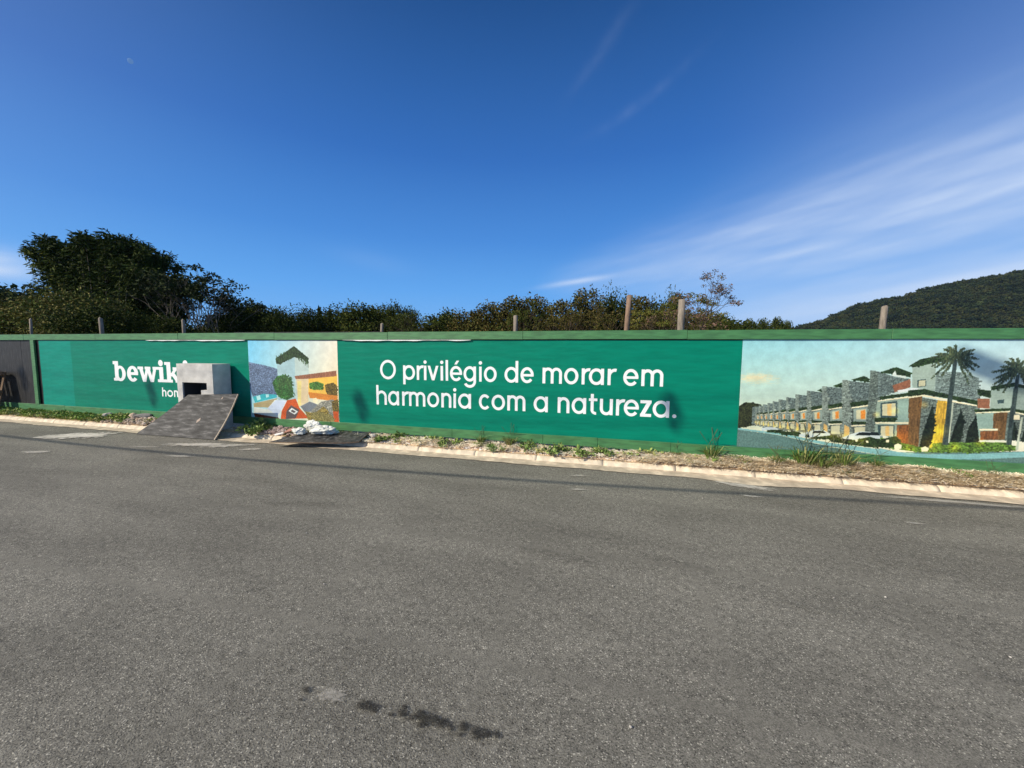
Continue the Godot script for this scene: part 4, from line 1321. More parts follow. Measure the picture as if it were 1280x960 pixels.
func banners() -> void:
	# the left banner
	var t := thing("banner", "green vinyl banner with a large white slab-serif word, left of the small garden picture", "banner", Vector3.ZERO)
	obj("sheet", sheet_mesh(-12.02, -6.895, 0.325, 1.872), M.vinyl_left, t)
	tag(obj("sheet_strip", sheet_mesh(-13.12, -11.93, 0.33, 1.868, -0.0026), M.vinyl_new, t), "brighter green strip of vinyl at the left end of the banner")
	var st := flat_st()
	slab_word(st)
	obj("lettering", done(st), M.white_print, t)
	folded_edge(t, -9.6, -6.93)
	# garden picture
	t = thing("banner", "small printed picture of a garden terrace beside a pool on the hoarding", "banner")
	obj("print", sheet_mesh(-6.893, -4.832, 0.335, 1.866, 0.0014), M.small_print, t)
	# slogan
	t = thing("banner", "wide green vinyl banner carrying a two-line white slogan", "banner")
	obj("sheet", sheet_mesh(-4.83, 1.870, 0.33, 1.868), M.vinyl, t)
	st = flat_st()
	slogan(st)
	obj("lettering", done(st), M.white_print, t)
	folded_edge(t, -4.7, -2.2)
	# row-house picture
	t = thing("banner", "large printed picture of a row of stone-fronted houses and palms, right end of the hoarding", "banner")
	obj("print", sheet_mesh(1.872, 6.294, 0.336, 1.875), M.big_print, t)

func folded_edge(t: Node, x0: float, x1: float) -> void:   # white back of the vinyl, curled out under the top rail
	var st := smooth_st()
	var n := 60
	for i in n:
		var a := lerpf(x0, x1, float(i) / n)
		var b := lerpf(x0, x1, float(i + 1) / n)
		var ha := 0.012 + 0.010 * sin(a * 5.0) * sin(a * 1.7) + 0.004 * sin(a * 17.0)
		var hb := 0.012 + 0.010 * sin(b * 5.0) * sin(b * 1.7) + 0.004 * sin(b * 17.0)
		ha = maxf(0.004, ha) * minf(1.0, minf(i, n - i) * 0.25 + 0.1)
		hb = maxf(0.004, hb) * minf(1.0, minf(i + 1, n - i - 1) * 0.25 + 0.1)
		quad(st, Vector3(a, 1.872 - ha, -5.962), Vector3(b, 1.872 - hb, -5.962), Vector3(b, 1.874, -5.975), Vector3(a, 1.874, -5.975))
		quad(st, Vector3(a, 1.870 - ha, -5.99), Vector3(b, 1.870 - hb, -5.99), Vector3(b, 1.872 - hb, -5.962), Vector3(a, 1.872 - ha, -5.962))
	obj("folded_edge", done(st), M.white_edge, t)

# ---------- verge litter and ground cover ----------
func tuft(n: int, h: float, lean: float, w: float, cols: Array) -> ArrayMesh:
	var st := flat_st()
	for i in n:
		var a := rng.randf() * TAU
		var d := Vector3(cos(a), 0, sin(a))
		var p := d * rng.randf() * 0.02 * h / 0.1
		var hh := h * rng.randf_range(0.45, 1.1)
		var le := lean * rng.randf_range(0.2, 1.3) * hh
		var side := d.cross(Vector3.UP).rotated(Vector3.UP, rng.randf_range(-0.8, 0.8)) * w * 0.5
		var col: Color = cols[rng.randi() % cols.size()]
		var v := rng.randf_range(0.7, 1.25)
		st.set_color(Color(col.r * v, col.g * v, col.b * v))
		var m := p + Vector3.UP * hh * 0.6 + d * le * 0.35
		var e := p + Vector3.UP * hh * (1.0 - 0.25 * lean) + d * le
		quad(st, p - side, p + side, m + side * 0.8, m - side * 0.8)
		tri(st, m - side * 0.8, m + side * 0.8, e)
	return done(st)

func verge() -> void:
	var green := [Color(0.30, 0.40, 0.10), Color(0.40, 0.48, 0.15), Color(0.50, 0.49, 0.20), Color(0.20, 0.30, 0.07)]
	var straw := [Color(0.94, 0.83, 0.63), Color(0.88, 0.75, 0.55), Color(0.96, 0.89, 0.74), Color(0.70, 0.58, 0.41)]
	# stones
	var tans := [Color(0.74, 0.58, 0.45), Color(0.64, 0.48, 0.37), Color(0.82, 0.71, 0.58), Color(0.50, 0.40, 0.32), Color(0.70, 0.63, 0.56)]
	for v in 3:
		var places := []
		var tints := []
		for i in 3600:
			var x := rng.randf_range(-5.2, 6.2)
			if x > 1.6 and rng.randf() < 0.3: continue
			var z := rng.randf_range(-6.02, -5.69)
			var s := rng.randf_range(0.012, 0.032) * (1.35 if rng.randf() < 0.12 else 1.0)
			places.append(Transform3D(Basis.from_euler(Vector3(rng.randf() * 6, rng.randf() * 6, rng.randf() * 6)).scaled(Vector3(s * rng.randf_range(0.9, 1.6), s, s)), Vector3(x, verge_y(x, z) + s * 0.22, z)))
			tints.append(tans[rng.randi() % 5] * rng.randf_range(0.8, 1.15))
		tag(scatter("gravel", rock_mesh(90 + v, 1), M.stone, places, tints), "loose tan gravel spread over the verge")
	var pale_places := []
	var pale_tints := []
	for i in 1050:
		var x := rng.randf_range(-4.6, 6.2) if rng.randf() < 0.8 else rng.randf_range(-9.2, -6.0)
		var z := rng.randf_range(-6.0, -5.68)
		var s := rng.randf_range(0.025, 0.065)
		pale_places.append(Transform3D(Basis.from_euler(Vector3(rng.randf() * 6, rng.randf() * 6, rng.randf() * 6)).scaled(Vector3(s * rng.randf_range(1.0, 1.6), s * 0.7, s)), Vector3(x, verge_y(x, z) + s * 0.2, z)))
		pale_tints.append([Color(0.88, 0.79, 0.70), Color(0.82, 0.70, 0.60), Color(0.72, 0.58, 0.50), Color(0.90, 0.87, 0.82)][rng.randi() % 4] * rng.randf_range(0.8, 1.1))
	tag(scatter("pale_stones", rock_mesh(97, 1), M.stone, pale_places, pale_tints), "larger pale stones scattered over the verge")
	# straw on the right, short green grass on the left, both thinning out
	var straw_mesh := tuft(16, 0.085, 1.6, 0.010, [Color(1, 1, 1)])
	var places2 := []
	var tints2 := []
	for i in 1150:
		var x := rng.randf_range(-5.0, 6.4)
		var den := smoothstep(0.4, 1.6, x) + 0.06
		if x < 0.4: den += 0.10
		if rng.randf() > den: continue
		var z := rng.randf_range(-6.02, -5.70) if rng.randf() < 0.93 else rng.randf_range(-5.72, -5.64)
		var s := rng.randf_range(0.6, 1.25)
		places2.append(Transform3D(Basis(Vector3.UP, rng.randf() * 6.28).scaled(Vector3(s * 1.2, s * rng.randf_range(0.6, 1.2), s * 1.2)), Vector3(x, verge_y(x, z) - 0.004, z)))
		tints2.append(straw[rng.randi() % 4] * rng.randf_range(0.8, 1.1))
	var lying := flat_st()
	for k in 26:
		var a := rng.randf() * TAU
		var d := Vector3(cos(a), rng.randf_range(-0.1, 0.35), sin(a))
		var sd := Vector3(-sin(a), 0.3, cos(a)) * 0.0055
		var p := Vector3(rng.randfn() * 0.04, 0.012 + rng.randf() * 0.025, rng.randfn() * 0.03)
		var le := rng.randf_range(0.05, 0.13)
		quad(lying, p - sd, p + sd, p + d * le + sd * 0.4, p + d * le - sd * 0.4)
	var places4 := []
	var tints4 := []
	for i in 3400:
		var x := rng.randf_range(-4.0, 6.4)
		if rng.randf() > smoothstep(0.2, 1.4, x) + 0.08: continue
		var z := rng.randf_range(-6.0, -5.68)
		places4.append(Transform3D(Basis(Vector3.UP, rng.randf() * 6.28), Vector3(x, verge_y(x, z) + 0.012, z)))
		tints4.append(straw[rng.randi() % 4] * rng.randf_range(0.85, 1.12))
	tag(scatter("fallen_straw", done(lying), M.grass, places4, tints4), "loose fallen straw lying on the right part of the verge")
	tag(scatter("dry_grass", straw_mesh, M.grass, places2, tints2), "dry straw-coloured grass on the right part of the verge")
	var green_mesh := tuft(18, 0.10, 1.0, 0.009, [Color(1, 1, 1)])
	places2 = []
	tints2 = []
	var patch := grid_noise(0.9, 66)
	for i in 9000:
		var x := rng.randf_range(-22.0, -9.3)
		if rng.randf() < 0.1: x = rng.randf_range(-7.0, 6.0)
		var z := rng.randf_range(-6.0, -5.70)
		if patch.get_noise_2d(x * 1.4, z * 3.0) < (-0.12 if x < -9.3 else 0.15): continue
		if x > -10.6 and x < -9.0 and rng.randf() < 0.75: continue
		var s := rng.randf_range(0.5, 1.2)
		places2.append(Transform3D(Basis(Vector3.UP, rng.randf() * 6.28).scaled(Vector3(s * 1.2, s * rng.randf_range(0.6, 1.1), s * 1.2)), Vector3(x, verge_y(x, z) - 0.004, z)))
		var c: Color = green[rng.randi() % 4] if rng.randf() < 0.82 else straw[rng.randi() % 4] * 0.7
		tints2.append(c * rng.randf_range(0.85, 1.2))
	var leafy := flat_st()
	for k in 9: leaves(leafy, Vector3(rng.randfn() * 0.05, 0.02 + rng.randf() * 0.03, rng.randfn() * 0.04), Vector3(0.035, 0.012, 0.035), 9, 0.042, 0.6, [Color(1, 1, 1)], 0.6, 0.0)
	var places3 := []
	var tints3 := []
	for i in 1500:
		var x := rng.randf_range(-20.0, -9.9) if rng.randf() < 0.95 else rng.randf_range(-7.0, 4.0)
		var z := rng.randf_range(-6.0, -5.71)
		if patch.get_noise_2d(x * 1.4 + 31.0, z * 3.0) < (-0.1 if x < -9.3 else 0.12): continue
		var s := rng.randf_range(0.6, 1.3)
		places3.append(Transform3D(Basis(Vector3.UP, rng.randf() * 6.28).scaled(Vector3(s, s, s)), Vector3(x, verge_y(x, z) + 0.01, z)))
		tints3.append([Color(0.26, 0.36, 0.09), Color(0.34, 0.42, 0.13), Color(0.20, 0.30, 0.07), Color(0.42, 0.42, 0.17)][rng.randi() % 4] * rng.randf_range(0.8, 1.15))
	tag(scatter("broad_leaves", done(leafy), M.grass, places3, tints3), "small broad-leaved green plants among the verge grass")
	tag(scatter("short_grass", green_mesh, M.grass, places2, tints2), "patchy short green grass on the left part of the verge")

func rock(called: String, label: String, p: Vector3, size: Vector3, turn: Vector3, c: Color, seed_: int, group := "") -> void:
	var o := obj(called, rock_mesh(seed_, 2), plain_mat(c, 0.92))
	o.transform = Transform3D(Basis.from_euler(turn) * Basis.from_scale(size), p)
	tag(o, label, "rubble", group)

func block_and_boards() -> void:
	# precast block with a square recess
	var t := thing("concrete_block", "light grey concrete block with a square dark recess, against the green banner", "concrete block", Vector3(-7.765, 0.10, -5.59))
	var x0 := -0.455
	var st := flat_st()
	for b in [[Vector3(x0 + 0.065, 0.65, -0.17), Vector3(0.13, 1.3, 0.34)], [Vector3(0.375, 0.65, -0.17), Vector3(0.16, 1.3, 0.34)], [Vector3(-0.015, 1.1175, -0.17), Vector3(0.62, 0.365, 0.34)], [Vector3(0.220, 0.395, -0.17), Vector3(0.15, 0.79, 0.34)]]:
		box(st, at(b[0]), b[1] - Vector3(0.0006, 0.0, 0), 0.0)
	box(st, at(Vector3(0, 0.65, -0.351)), Vector3(0.91, 1.3, 0.022), 0.004)
	obj("body", done(st), M.concrete, t)
	st = flat_st()  # shade of the recess, put in as near-black boxes over the concrete
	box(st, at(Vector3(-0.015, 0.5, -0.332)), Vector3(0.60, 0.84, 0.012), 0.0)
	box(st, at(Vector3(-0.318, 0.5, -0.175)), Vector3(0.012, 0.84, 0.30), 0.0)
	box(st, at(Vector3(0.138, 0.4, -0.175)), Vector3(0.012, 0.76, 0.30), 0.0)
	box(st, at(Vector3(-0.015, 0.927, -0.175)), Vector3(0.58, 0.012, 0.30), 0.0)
	tag(obj("recess_shade", done(st), plain_mat(lin(0.05, 0.05, 0.052), 0.9), t), "near-black faces standing in for the shade inside the recess")
	# plywood leaning on it like a ramp, and bowed
	t = thing("leaning_plywood", "grey weathered plywood sheet leaning like a ramp in front of the concrete block", "plywood sheet", Vector3(-7.9, 0, -5.4))
	var o := Vector3(-7.9, 0, -5.4)
	var bl := Vector3(-8.94, 0.012, -5.285) - o
	var br := Vector3(-7.0, 0.012, -5.325) - o
	var tl := Vector3(-7.93, 0.795, -5.572) - o
	var tr := Vector3(-6.695, 0.85, -5.572) - o
	var face := func(u: float, v: float, back: float) -> Vector3:
		var p := bl.lerp(br, u).lerp(tl.lerp(tr, u), v)
		var bow := sin(v * PI)
		return p + Vector3(0.014 * bow * u, -0.008 * bow, -0.016 * bow) + Vector3(0, -0.35, -0.94) * back
	st = smooth_st()
	for i in 16:
		for j in 12:
			var a := i / 16.0
			var b := (i + 1) / 16.0
			var c := j / 12.0
			var d := (j + 1) / 12.0
			quad(st, face.call(a, c, 0.0), face.call(b, c, 0.0), face.call(b, d, 0.0), face.call(a, d, 0.0))
			quad(st, face.call(a, d, 0.016), face.call(b, d, 0.016), face.call(b, c, 0.016), face.call(a, c, 0.016))
	obj("sheet", done(st), M.ply, t)
	st = flat_st()
	for j in 12:
		var c := j / 12.0
		var d := (j + 1) / 12.0
		quad(st, face.call(1.0, c, 0.0) + Vector3(0.001, 0, 0.001), face.call(1.0, c, 0.016) + Vector3(0.001, 0, 0), face.call(1.0, d, 0.016) + Vector3(0.001, 0, 0), face.call(1.0, d, 0.0) + Vector3(0.001, 0, 0.001))
		quad(st, face.call(0.0, c, 0.016), face.call(0.0, c, 0.0), face.call(0.0, d, 0.0), face.call(0.0, d, 0.016))
		quad(st, face.call(0.988, c, -0.001), face.call(1.0, c, -0.001), face.call(1.0, d, -0.001), face.call(0.988, d, -0.001))
	for i in 16: quad(st, face.call(i / 16.0, 1.0, 0.0), face.call((i + 1) / 16.0, 1.0, 0.0), face.call((i + 1) / 16.0, 1.0, 0.016), face.call(i / 16.0, 1.0, 0.016))
	tag(obj("bare_edge", done(st), M.edge, t), "pale bare wood edge")
	for k in [[0.615, 0.40, 0.022, 0.062], [0.74, 0.91, 0.012, 0.03]]:
		st = flat_st()
		var pts := []
		for i in 9:
			var a := TAU * i / 8.0
			var rr := 1.0 if i % 2 == 0 else 0.72
			pts.append(face.call(k[0] + cos(a) * k[2] * rr, k[1] + sin(a) * k[3] * rr, -0.0015))
		for i in 8: tri(st, face.call(k[0], k[1], -0.0015), pts[i], pts[i + 1])
		tag(obj("chipped_spot", done(st), plain_mat(lin(0.46, 0.37, 0.30), 0.9), t), "chipped spot showing pale wood")
	# the black sheet lying across the kerb, one end curled
	t = thing("flat_plywood", "black plywood sheet lying flat across the kerb, right end curled up", "plywood sheet", Vector3(-4.8, 0.1, -5.5))
	o = Vector3(-4.8, 0.1, -5.5)
	var q := [Vector3(-5.57, 0.108, -5.15), Vector3(-4.05, 0.113, -5.46), Vector3(-4.07, 0.19, -5.90), Vector3(-5.25, 0.19, -5.86)]
	var lay := func(u: float, v: float, down: float) -> Vector3:
		var p: Vector3 = (q[0] as Vector3).lerp(q[1], u).lerp((q[3] as Vector3).lerp(q[2], u), v)
		var corner := maxf(0.0, u - 0.72) / 0.28
		return p - o + Vector3(-0.02 * corner * corner, 0.045 * corner * corner * (0.35 + 0.65 * v) + 0.006 * sin(u * 9.0) * sin(v * 4.0) - down, -0.05 * corner * corner * (1.0 - v) * 1.2)
	st = smooth_st()
	for i in 22:
		for j in 10:
			var a := i / 22.0
			var b := (i + 1) / 22.0
			var c := j / 10.0
			var d := (j + 1) / 10.0
			quad(st, lay.call(a, c, 0.0), lay.call(b, c, 0.0), lay.call(b, d, 0.0), lay.call(a, d, 0.0))
			quad(st, lay.call(a, d, 0.014), lay.call(b, d, 0.014), lay.call(b, c, 0.014), lay.call(a, c, 0.014))
	obj("sheet", done(st), M.ply_flat, t)
	st = flat_st()
	for i in 22:
		quad(st, lay.call(i / 22.0, 0.0, 0.014), lay.call((i + 1) / 22.0, 0.0, 0.014), lay.call((i + 1) / 22.0, 0.0, 0.0), lay.call(i / 22.0, 0.0, 0.0))
	for j in 10:
		quad(st, lay.call(1.0, j / 10.0, 0.014), lay.call(1.0, (j + 1) / 10.0, 0.014), lay.call(1.0, (j + 1) / 10.0, 0.0), lay.call(1.0, j / 10.0, 0.0))
		quad(st, lay.call(0.0, (j + 1) / 10.0, 0.014), lay.call(0.0, j / 10.0, 0.014), lay.call(0.0, j / 10.0, 0.0), lay.call(0.0, (j + 1) / 10.0, 0.0))
	obj("ply_edge", done(st), M.pallet, t)
	# crumpled plastic sacks on its back corner
	sack("plastic_sack", "white plastic sack on the black sheet, larger and to the right", Vector3(-4.93, 0.235, -5.70), Vector3(0.54, 0.19, 0.30), 0.12, 3)
	sack("plastic_sack", "small crumpled white plastic sack at the left end of the pair", Vector3(-5.36, 0.215, -5.60), Vector3(0.34, 0.15, 0.22), -0.15, 8)
	sack("plastic_sack", "limp white plastic sack standing up behind the two others", Vector3(-5.28, 0.27, -5.82), Vector3(0.40, 0.25, 0.13), 0.0, 15)
	# pallet leaning at the far left
	t = thing("pallet", "brown wooden pallet leaning on the bare black panels at the far left", "pallet", Vector3(-14.86, 0.125, -5.70))
	t.rotation = Vector3(-0.19, 0, 0)
	for i in 7:
		st = flat_st()
		box(st, at(Vector3(-0.53 + i * 0.177, 0.5, 0.05)), Vector3(0.095, 1.0, 0.018), 0.003)
		obj("deck_board", done(st), M.pallet, t)
	for y in [0.05, 0.5, 0.95]:
		st = flat_st()
		box(st, at(Vector3(0, y, 0.0)), Vector3(1.2, 0.09, 0.078), 0.003)
		obj("stringer", done(st), M.pallet, t)
	for i in 5:
		st = flat_st()
		box(st, at(Vector3(-0.53 + i * 0.265, 0.5, -0.05)), Vector3(0.095, 1.0, 0.018), 0.003)
		obj("back_board", done(st), M.pallet, t)
	# rubble left of the ramp
	var pink := lin(0.50, 0.38, 0.30)
	var grey := lin(0.34, 0.31, 0.28)
	rock("rubble", "flat dark slab of rubble under the bottom rail, left of the ramp", Vector3(-10.48, 0.20, -5.93), Vector3(0.62, 0.10, 0.20), Vector3(0.1, 0.1, 0.06), grey, 201)
	rock("rubble", "grey concrete lump wedged between the ramp and the bottom rail", Vector3(-9.72, 0.24, -5.90), Vector3(0.46, 0.20, 0.24), Vector3(0.2, 0.3, 0.1), lin(0.22, 0.21, 0.20), 202)
	rock("rubble", "pinkish broken brick standing beside the grey concrete lump", Vector3(-9.98, 0.23, -5.88), Vector3(0.17, 0.24, 0.16), Vector3(0.0, 0.5, 0.15), lin(0.62, 0.46, 0.34), 203)
	rock("rubble", "tilted grey stone at the left end of the rubble heap", Vector3(-10.72, 0.20, -5.86), Vector3(0.28, 0.18, 0.14), Vector3(0.3, 0.4, 0.5), lin(0.42, 0.38, 0.34), 204)
	rock("rubble", "small dark stone lying on the kerb left of the ramp", Vector3(-9.98, 0.115, -5.67), Vector3(0.26, 0.06, 0.10), Vector3(0, 0.2, 0), lin(0.34, 0.31, 0.26), 205)
	var places := []
	var tints := []
	for i in 420:
		var x := -9.85 + rng.randfn() * 0.42
		var z := rng.randf_range(-5.98, -5.66)
		var s := rng.randf_range(0.03, 0.10)
		places.append(Transform3D(Basis.from_euler(Vector3(rng.randf() * 6, rng.randf() * 6, rng.randf() * 6)).scaled(Vector3(s * 1.4, s, s)), Vector3(x, verge_y(x, z) + s * 0.25 + 0.05 * bump(x, -9.8, 0.4) * rng.randf(), z)))
		tints.append([Color(0.52, 0.40, 0.31), Color(0.40, 0.31, 0.25), Color(0.60, 0.50, 0.42), Color(0.33, 0.27, 0.22)][rng.randi() % 4])
	tag(scatter("rubble_heap", rock_mesh(211, 1), M.stone, places, tints), "heap of small pinkish broken rubble left of the ramp")
	# rubble between the ramp and the flat sheet
	rock("rubble", "white chip of plaster at the left corner of the flat black sheet", Vector3(-5.80, 0.14, -5.58), Vector3(0.30, 0.05, 0.10), Vector3(0.1, 0.5, 0.2), lin(0.78, 0.76, 0.72), 221)
	rock("rubble", "reddish broken brick beside the flat black sheet", Vector3(-5.72, 0.18, -5.76), Vector3(0.24, 0.09, 0.10), Vector3(0.2, 0.7, 0.3), lin(0.45, 0.23, 0.17), 222)
	rock("rubble", "pale stone beside the curled end of the flat black sheet", Vector3(-4.02, 0.17, -5.82), Vector3(0.15, 0.10, 0.10), Vector3(0, 0.3, 0), lin(0.58, 0.54, 0.48), 223)
	places = []
	tints = []
	for i in 320:
		var x := -6.02 + rng.randfn() * 0.25
		var z := rng.randf_range(-5.97, -5.68)
		var s := rng.randf_range(0.025, 0.085)
		places.append(Transform3D(Basis.from_euler(Vector3(rng.randf() * 6, rng.randf() * 6, rng.randf() * 6)).scaled(Vector3(s * 1.4, s, s)), Vector3(x, verge_y(x, z) + s * 0.25 + 0.04 * rng.randf() * bump(x, -6.0, 0.25), z)))
		tints.append([Color(0.36, 0.27, 0.24), Color(0.30, 0.22, 0.20), Color(0.50, 0.42, 0.38), Color(0.25, 0.20, 0.18)][rng.randi() % 4])
	tag(scatter("rubble_heap", rock_mesh(212, 1), M.stone, places, tints), "heap of small brownish rubble between the ramp and the flat black sheet")

func sack(called: String, label: String, p: Vector3, size: Vector3, turn: float, seed_: int) -> void:
	var n1 := grid_noise(1.3, seed_, FastNoiseLite.TYPE_SIMPLEX, 3)
	n1.fractal_type = FastNoiseLite.FRACTAL_RIDGED
	var n2 := grid_noise(1.1, seed_ + 1)
	var n3 := grid_noise(1.0, seed_ + 2, FastNoiseLite.TYPE_SIMPLEX, 1)
	var st := smooth_st()
	var pt := func(i: int, j: int) -> Vector3:
		var a := TAU * i / 72.0
		var b := PI * (j / 40.0 - 0.5)
		var d := Vector3(cos(a) * cos(b), sin(b), sin(a) * cos(b))
		var k := 0.86 + 0.05 * n1.get_noise_3dv(d) + 0.42 * n2.get_noise_3dv(d) - 0.12 * pow(1.0 - absf(n3.get_noise_3dv(d * 0.8)), 12.0) - 0.04 * pow(1.0 - absf(n3.get_noise_3dv(d * 1.9 + Vector3.ONE * 5.0)), 9.0)
		d = d * k
		d.y = maxf(d.y, -0.55)
		return d * size * 0.5
	for i in 72:
		for j in 40: quad(st, pt.call((i + 1) % 72, j), pt.call(i, j), pt.call(i, j + 1), pt.call((i + 1) % 72, j + 1))
	var o := obj(called, done(st), M.bag)
	o.position = p
	o.rotation.y = turn
	tag(o, label, "plastic bag")

func weeds() -> void:
	var dark := [Color(0.10, 0.17, 0.035), Color(0.15, 0.22, 0.05), Color(0.20, 0.26, 0.08), Color(0.28, 0.28, 0.11)]
	var light := [Color(0.20, 0.28, 0.08), Color(0.26, 0.33, 0.12), Color(0.14, 0.22, 0.06)]
	var tall := [tuft(110, 0.30, 1.1, 0.010, dark), tuft(150, 0.26, 1.3, 0.011, dark + [Color(0.3, 0.26, 0.12)])]
	var stem_st := flat_st()
	for k in 7: tube(stem_st, [Vector3.ZERO, Vector3(rng.randfn() * 0.04, 0.2, rng.randfn() * 0.03), Vector3(rng.randfn() * 0.1, rng.randf_range(0.28, 0.42), rng.randfn() * 0.06)], [0.002, 0.0016, 0.004], 4)
	var stems := done(stem_st)
	var stem_mat := plain_mat(lin(0.10, 0.11, 0.05), 0.8)
	var low := []
	for v in 2:
		var st := flat_st()
		for k in 12:
			var c := Vector3(rng.randfn() * 0.09, 0.03 + rng.randf() * 0.05, rng.randfn() * 0.06)
			leaves(st, c, Vector3(0.05, 0.03, 0.05), 16, 0.05, 0.6, light, 0.6, -0.4)
		low.append(done(st))
	var list := [
		["tall", 0, -2.01, -5.95, 0.75, "dark grass tuft under the slogan banner, left of a lower pair"],
		["tall", 1, -1.50, -5.93, 0.9, "bushy grass tuft under the middle of the slogan banner"],
		["tall", 0, 1.52, -5.93, 1.15, "dark spiky grass tuft below the right end of the slogan banner"],
		["tall", 1, 1.05, -5.96, 0.6, "small dark grass tuft just left of the seam before the house picture"],
		["tall", 1, 2.32, -5.84, 0.7, "small grass tuft left of the tallest one below the house picture"],
		["tall", 0, 2.68, -5.92, 1.5, "tallest grass clump below the parked cars of the house picture"],
		["tall", 1, 2.86, -5.84, 1.1, "spreading grass clump right beside the tallest one"],
		["tall", 0, 3.12, -5.86, 1.1, "grass clump below the white lamp globes of the house picture"],
		["tall", 1, 3.52, -5.92, 0.75, "low grass tuft below the lit yellow corner of the house picture"],
		["tall", 1, 4.75, -5.95, 0.55, "small grass tuft at the far right end of the verge"],
		["low", 0, -3.74, -5.74, 1.0, "leafy green weed beside the curled end of the black sheet"],
		["low", 1, -3.55, -5.92, 0.9, "leafy weed against the bottom rail just right of the black sheet"],
		["low", 1, -2.62, -5.75, 1.0, "low leafy weed in the gravel under the first word of the slogan"],
		["low", 0, -1.78, -5.74, 0.9, "low leafy weed at the kerb in front of the grass tufts"],
		["low", 1, -1.15, -5.86, 1.1, "broad leafy weed right of the bushy grass tuft"],
		["low", 0, -0.72, -5.78, 1.2, "bright leafy weed in the gravel under the middle of the slogan"],
		["low", 1, -0.35, -5.74, 1.1, "leafy weed patch near the kerb, left of a lone one"],
		["low", 0, -0.02, -5.84, 1.1, "lone leafy weed in pale gravel under the slogan's last words"],
		["low", 0, -6.35, -5.66, 1.5, "green weed in the shadow right of the ramp"],
		["low", 1, -6.55, -5.84, 1.7, "taller weed in the block's shadow beside the ramp"],
		["low", 0, 4.35, -5.88, 0.8, "small green weed in dry grass near the right edge"],
		["tall", 0, -6.42, -5.88, 0.7, "thin dark grass in the block's shadow by the garden picture"],
	]
	var protos := {}
	for w in list:
		var key: String = "%s%d" % [w[0], w[1]]
		var o: Node3D
		if protos.has(key):
			o = (protos[key] as Node3D).duplicate()
			o.name = numbered("weed")
			add_child(o)
		else:
			o = Node3D.new()
			o.name = numbered("weed")
			add_child(o)
			obj("blades" if w[0] == "tall" else "foliage", tall[w[1]] if w[0] == "tall" else low[w[1]], M.grass, o)
			if w[0] == "tall": obj("stems", stems, stem_mat, o)
			protos[key] = o
		o.position = Vector3(w[2], verge_y(w[2], w[3]) - 0.005, w[3])
		o.rotation.y = rng.randf() * 6.0
		o.scale = Vector3.ONE * w[4]
		tag(o, w[5], "weed", "weeds growing along the verge")

# ---------- trees ----------
func crown_mesh(w: float, h: float, base: float, clumps: int, per: int, size: float, cols: Array, aspect := 0.55, hang := 0.1) -> ArrayMesh:
	var st := flat_st()
	for k in clumps:
		var d := Vector3(rng.randfn(), rng.randfn() * 0.9 + 0.25, rng.randfn()).normalized() * pow(rng.randf(), 0.4)
		var c := Vector3(d.x * w * 0.40, lerpf(base, h, 0.5) + d.y * (h - base) * 0.40, d.z * w * 0.40)
		var r := w * rng.randf_range(0.10, 0.22)
		var pick := []
		var tone := rng.randf_range(0.75, 1.3)
		for c2 in cols: pick.append(Color(c2.r * tone, c2.g * tone, c2.b * tone))
		leaves(st, c, Vector3(r, r * 0.75, r), per, size, aspect, pick, 0.5, hang)
	return done(st)

func branch(st: SurfaceTool, tips: Array, p: Vector3, dir: Vector3, len: float, rad: float, depth: int, spread: float, up: float) -> void:
	var mid := p + dir * len * 0.5 + Vector3(rng.randfn(), rng.randfn(), rng.randfn()) * len * 0.05
	var e := p + dir * len + Vector3(0, up * len * 0.12, 0)
	tube(st, [p, mid, e], [rad, rad * 0.85, rad * 0.66], 5, 0.0, false)
	if depth == 0:
		tips.append(e)
		return
	var n := 2 if rng.randf() < 0.6 else 3
	for i in n:
		var nd := (dir + Vector3(rng.randfn(), rng.randfn() * 0.55 + up * 0.3, rng.randfn()) * spread).normalized()
		branch(st, tips, e, nd, len * rng.randf_range(0.6, 0.86), rad * 0.62, depth - 1, spread, up)

func trunk_mesh(h: float, r: float) -> ArrayMesh:
	var st := smooth_st()
	tube(st, [Vector3(0, -0.1, 0), Vector3(0.05, h * 0.5, 0.03), Vector3(0.0, h, 0.0)], [r, r * 0.8, r * 0.5], 7, 0.1)
	for i in 4:
		var a := rng.randf() * TAU
		tube(st, [Vector3(0, h * 0.55, 0), Vector3(cos(a) * h * 0.18, h * 0.8, sin(a) * h * 0.18), Vector3(cos(a) * h * 0.34, h * 1.15, sin(a) * h * 0.34)], [r * 0.5, r * 0.35, r * 0.12], 5, 0.0)
	return done(st)

const DIM := {"dark": 4.6, "green": 3.8, "olive": 6.4, "brown": 3.0, "far": 5.0, "fardark": 5.0}

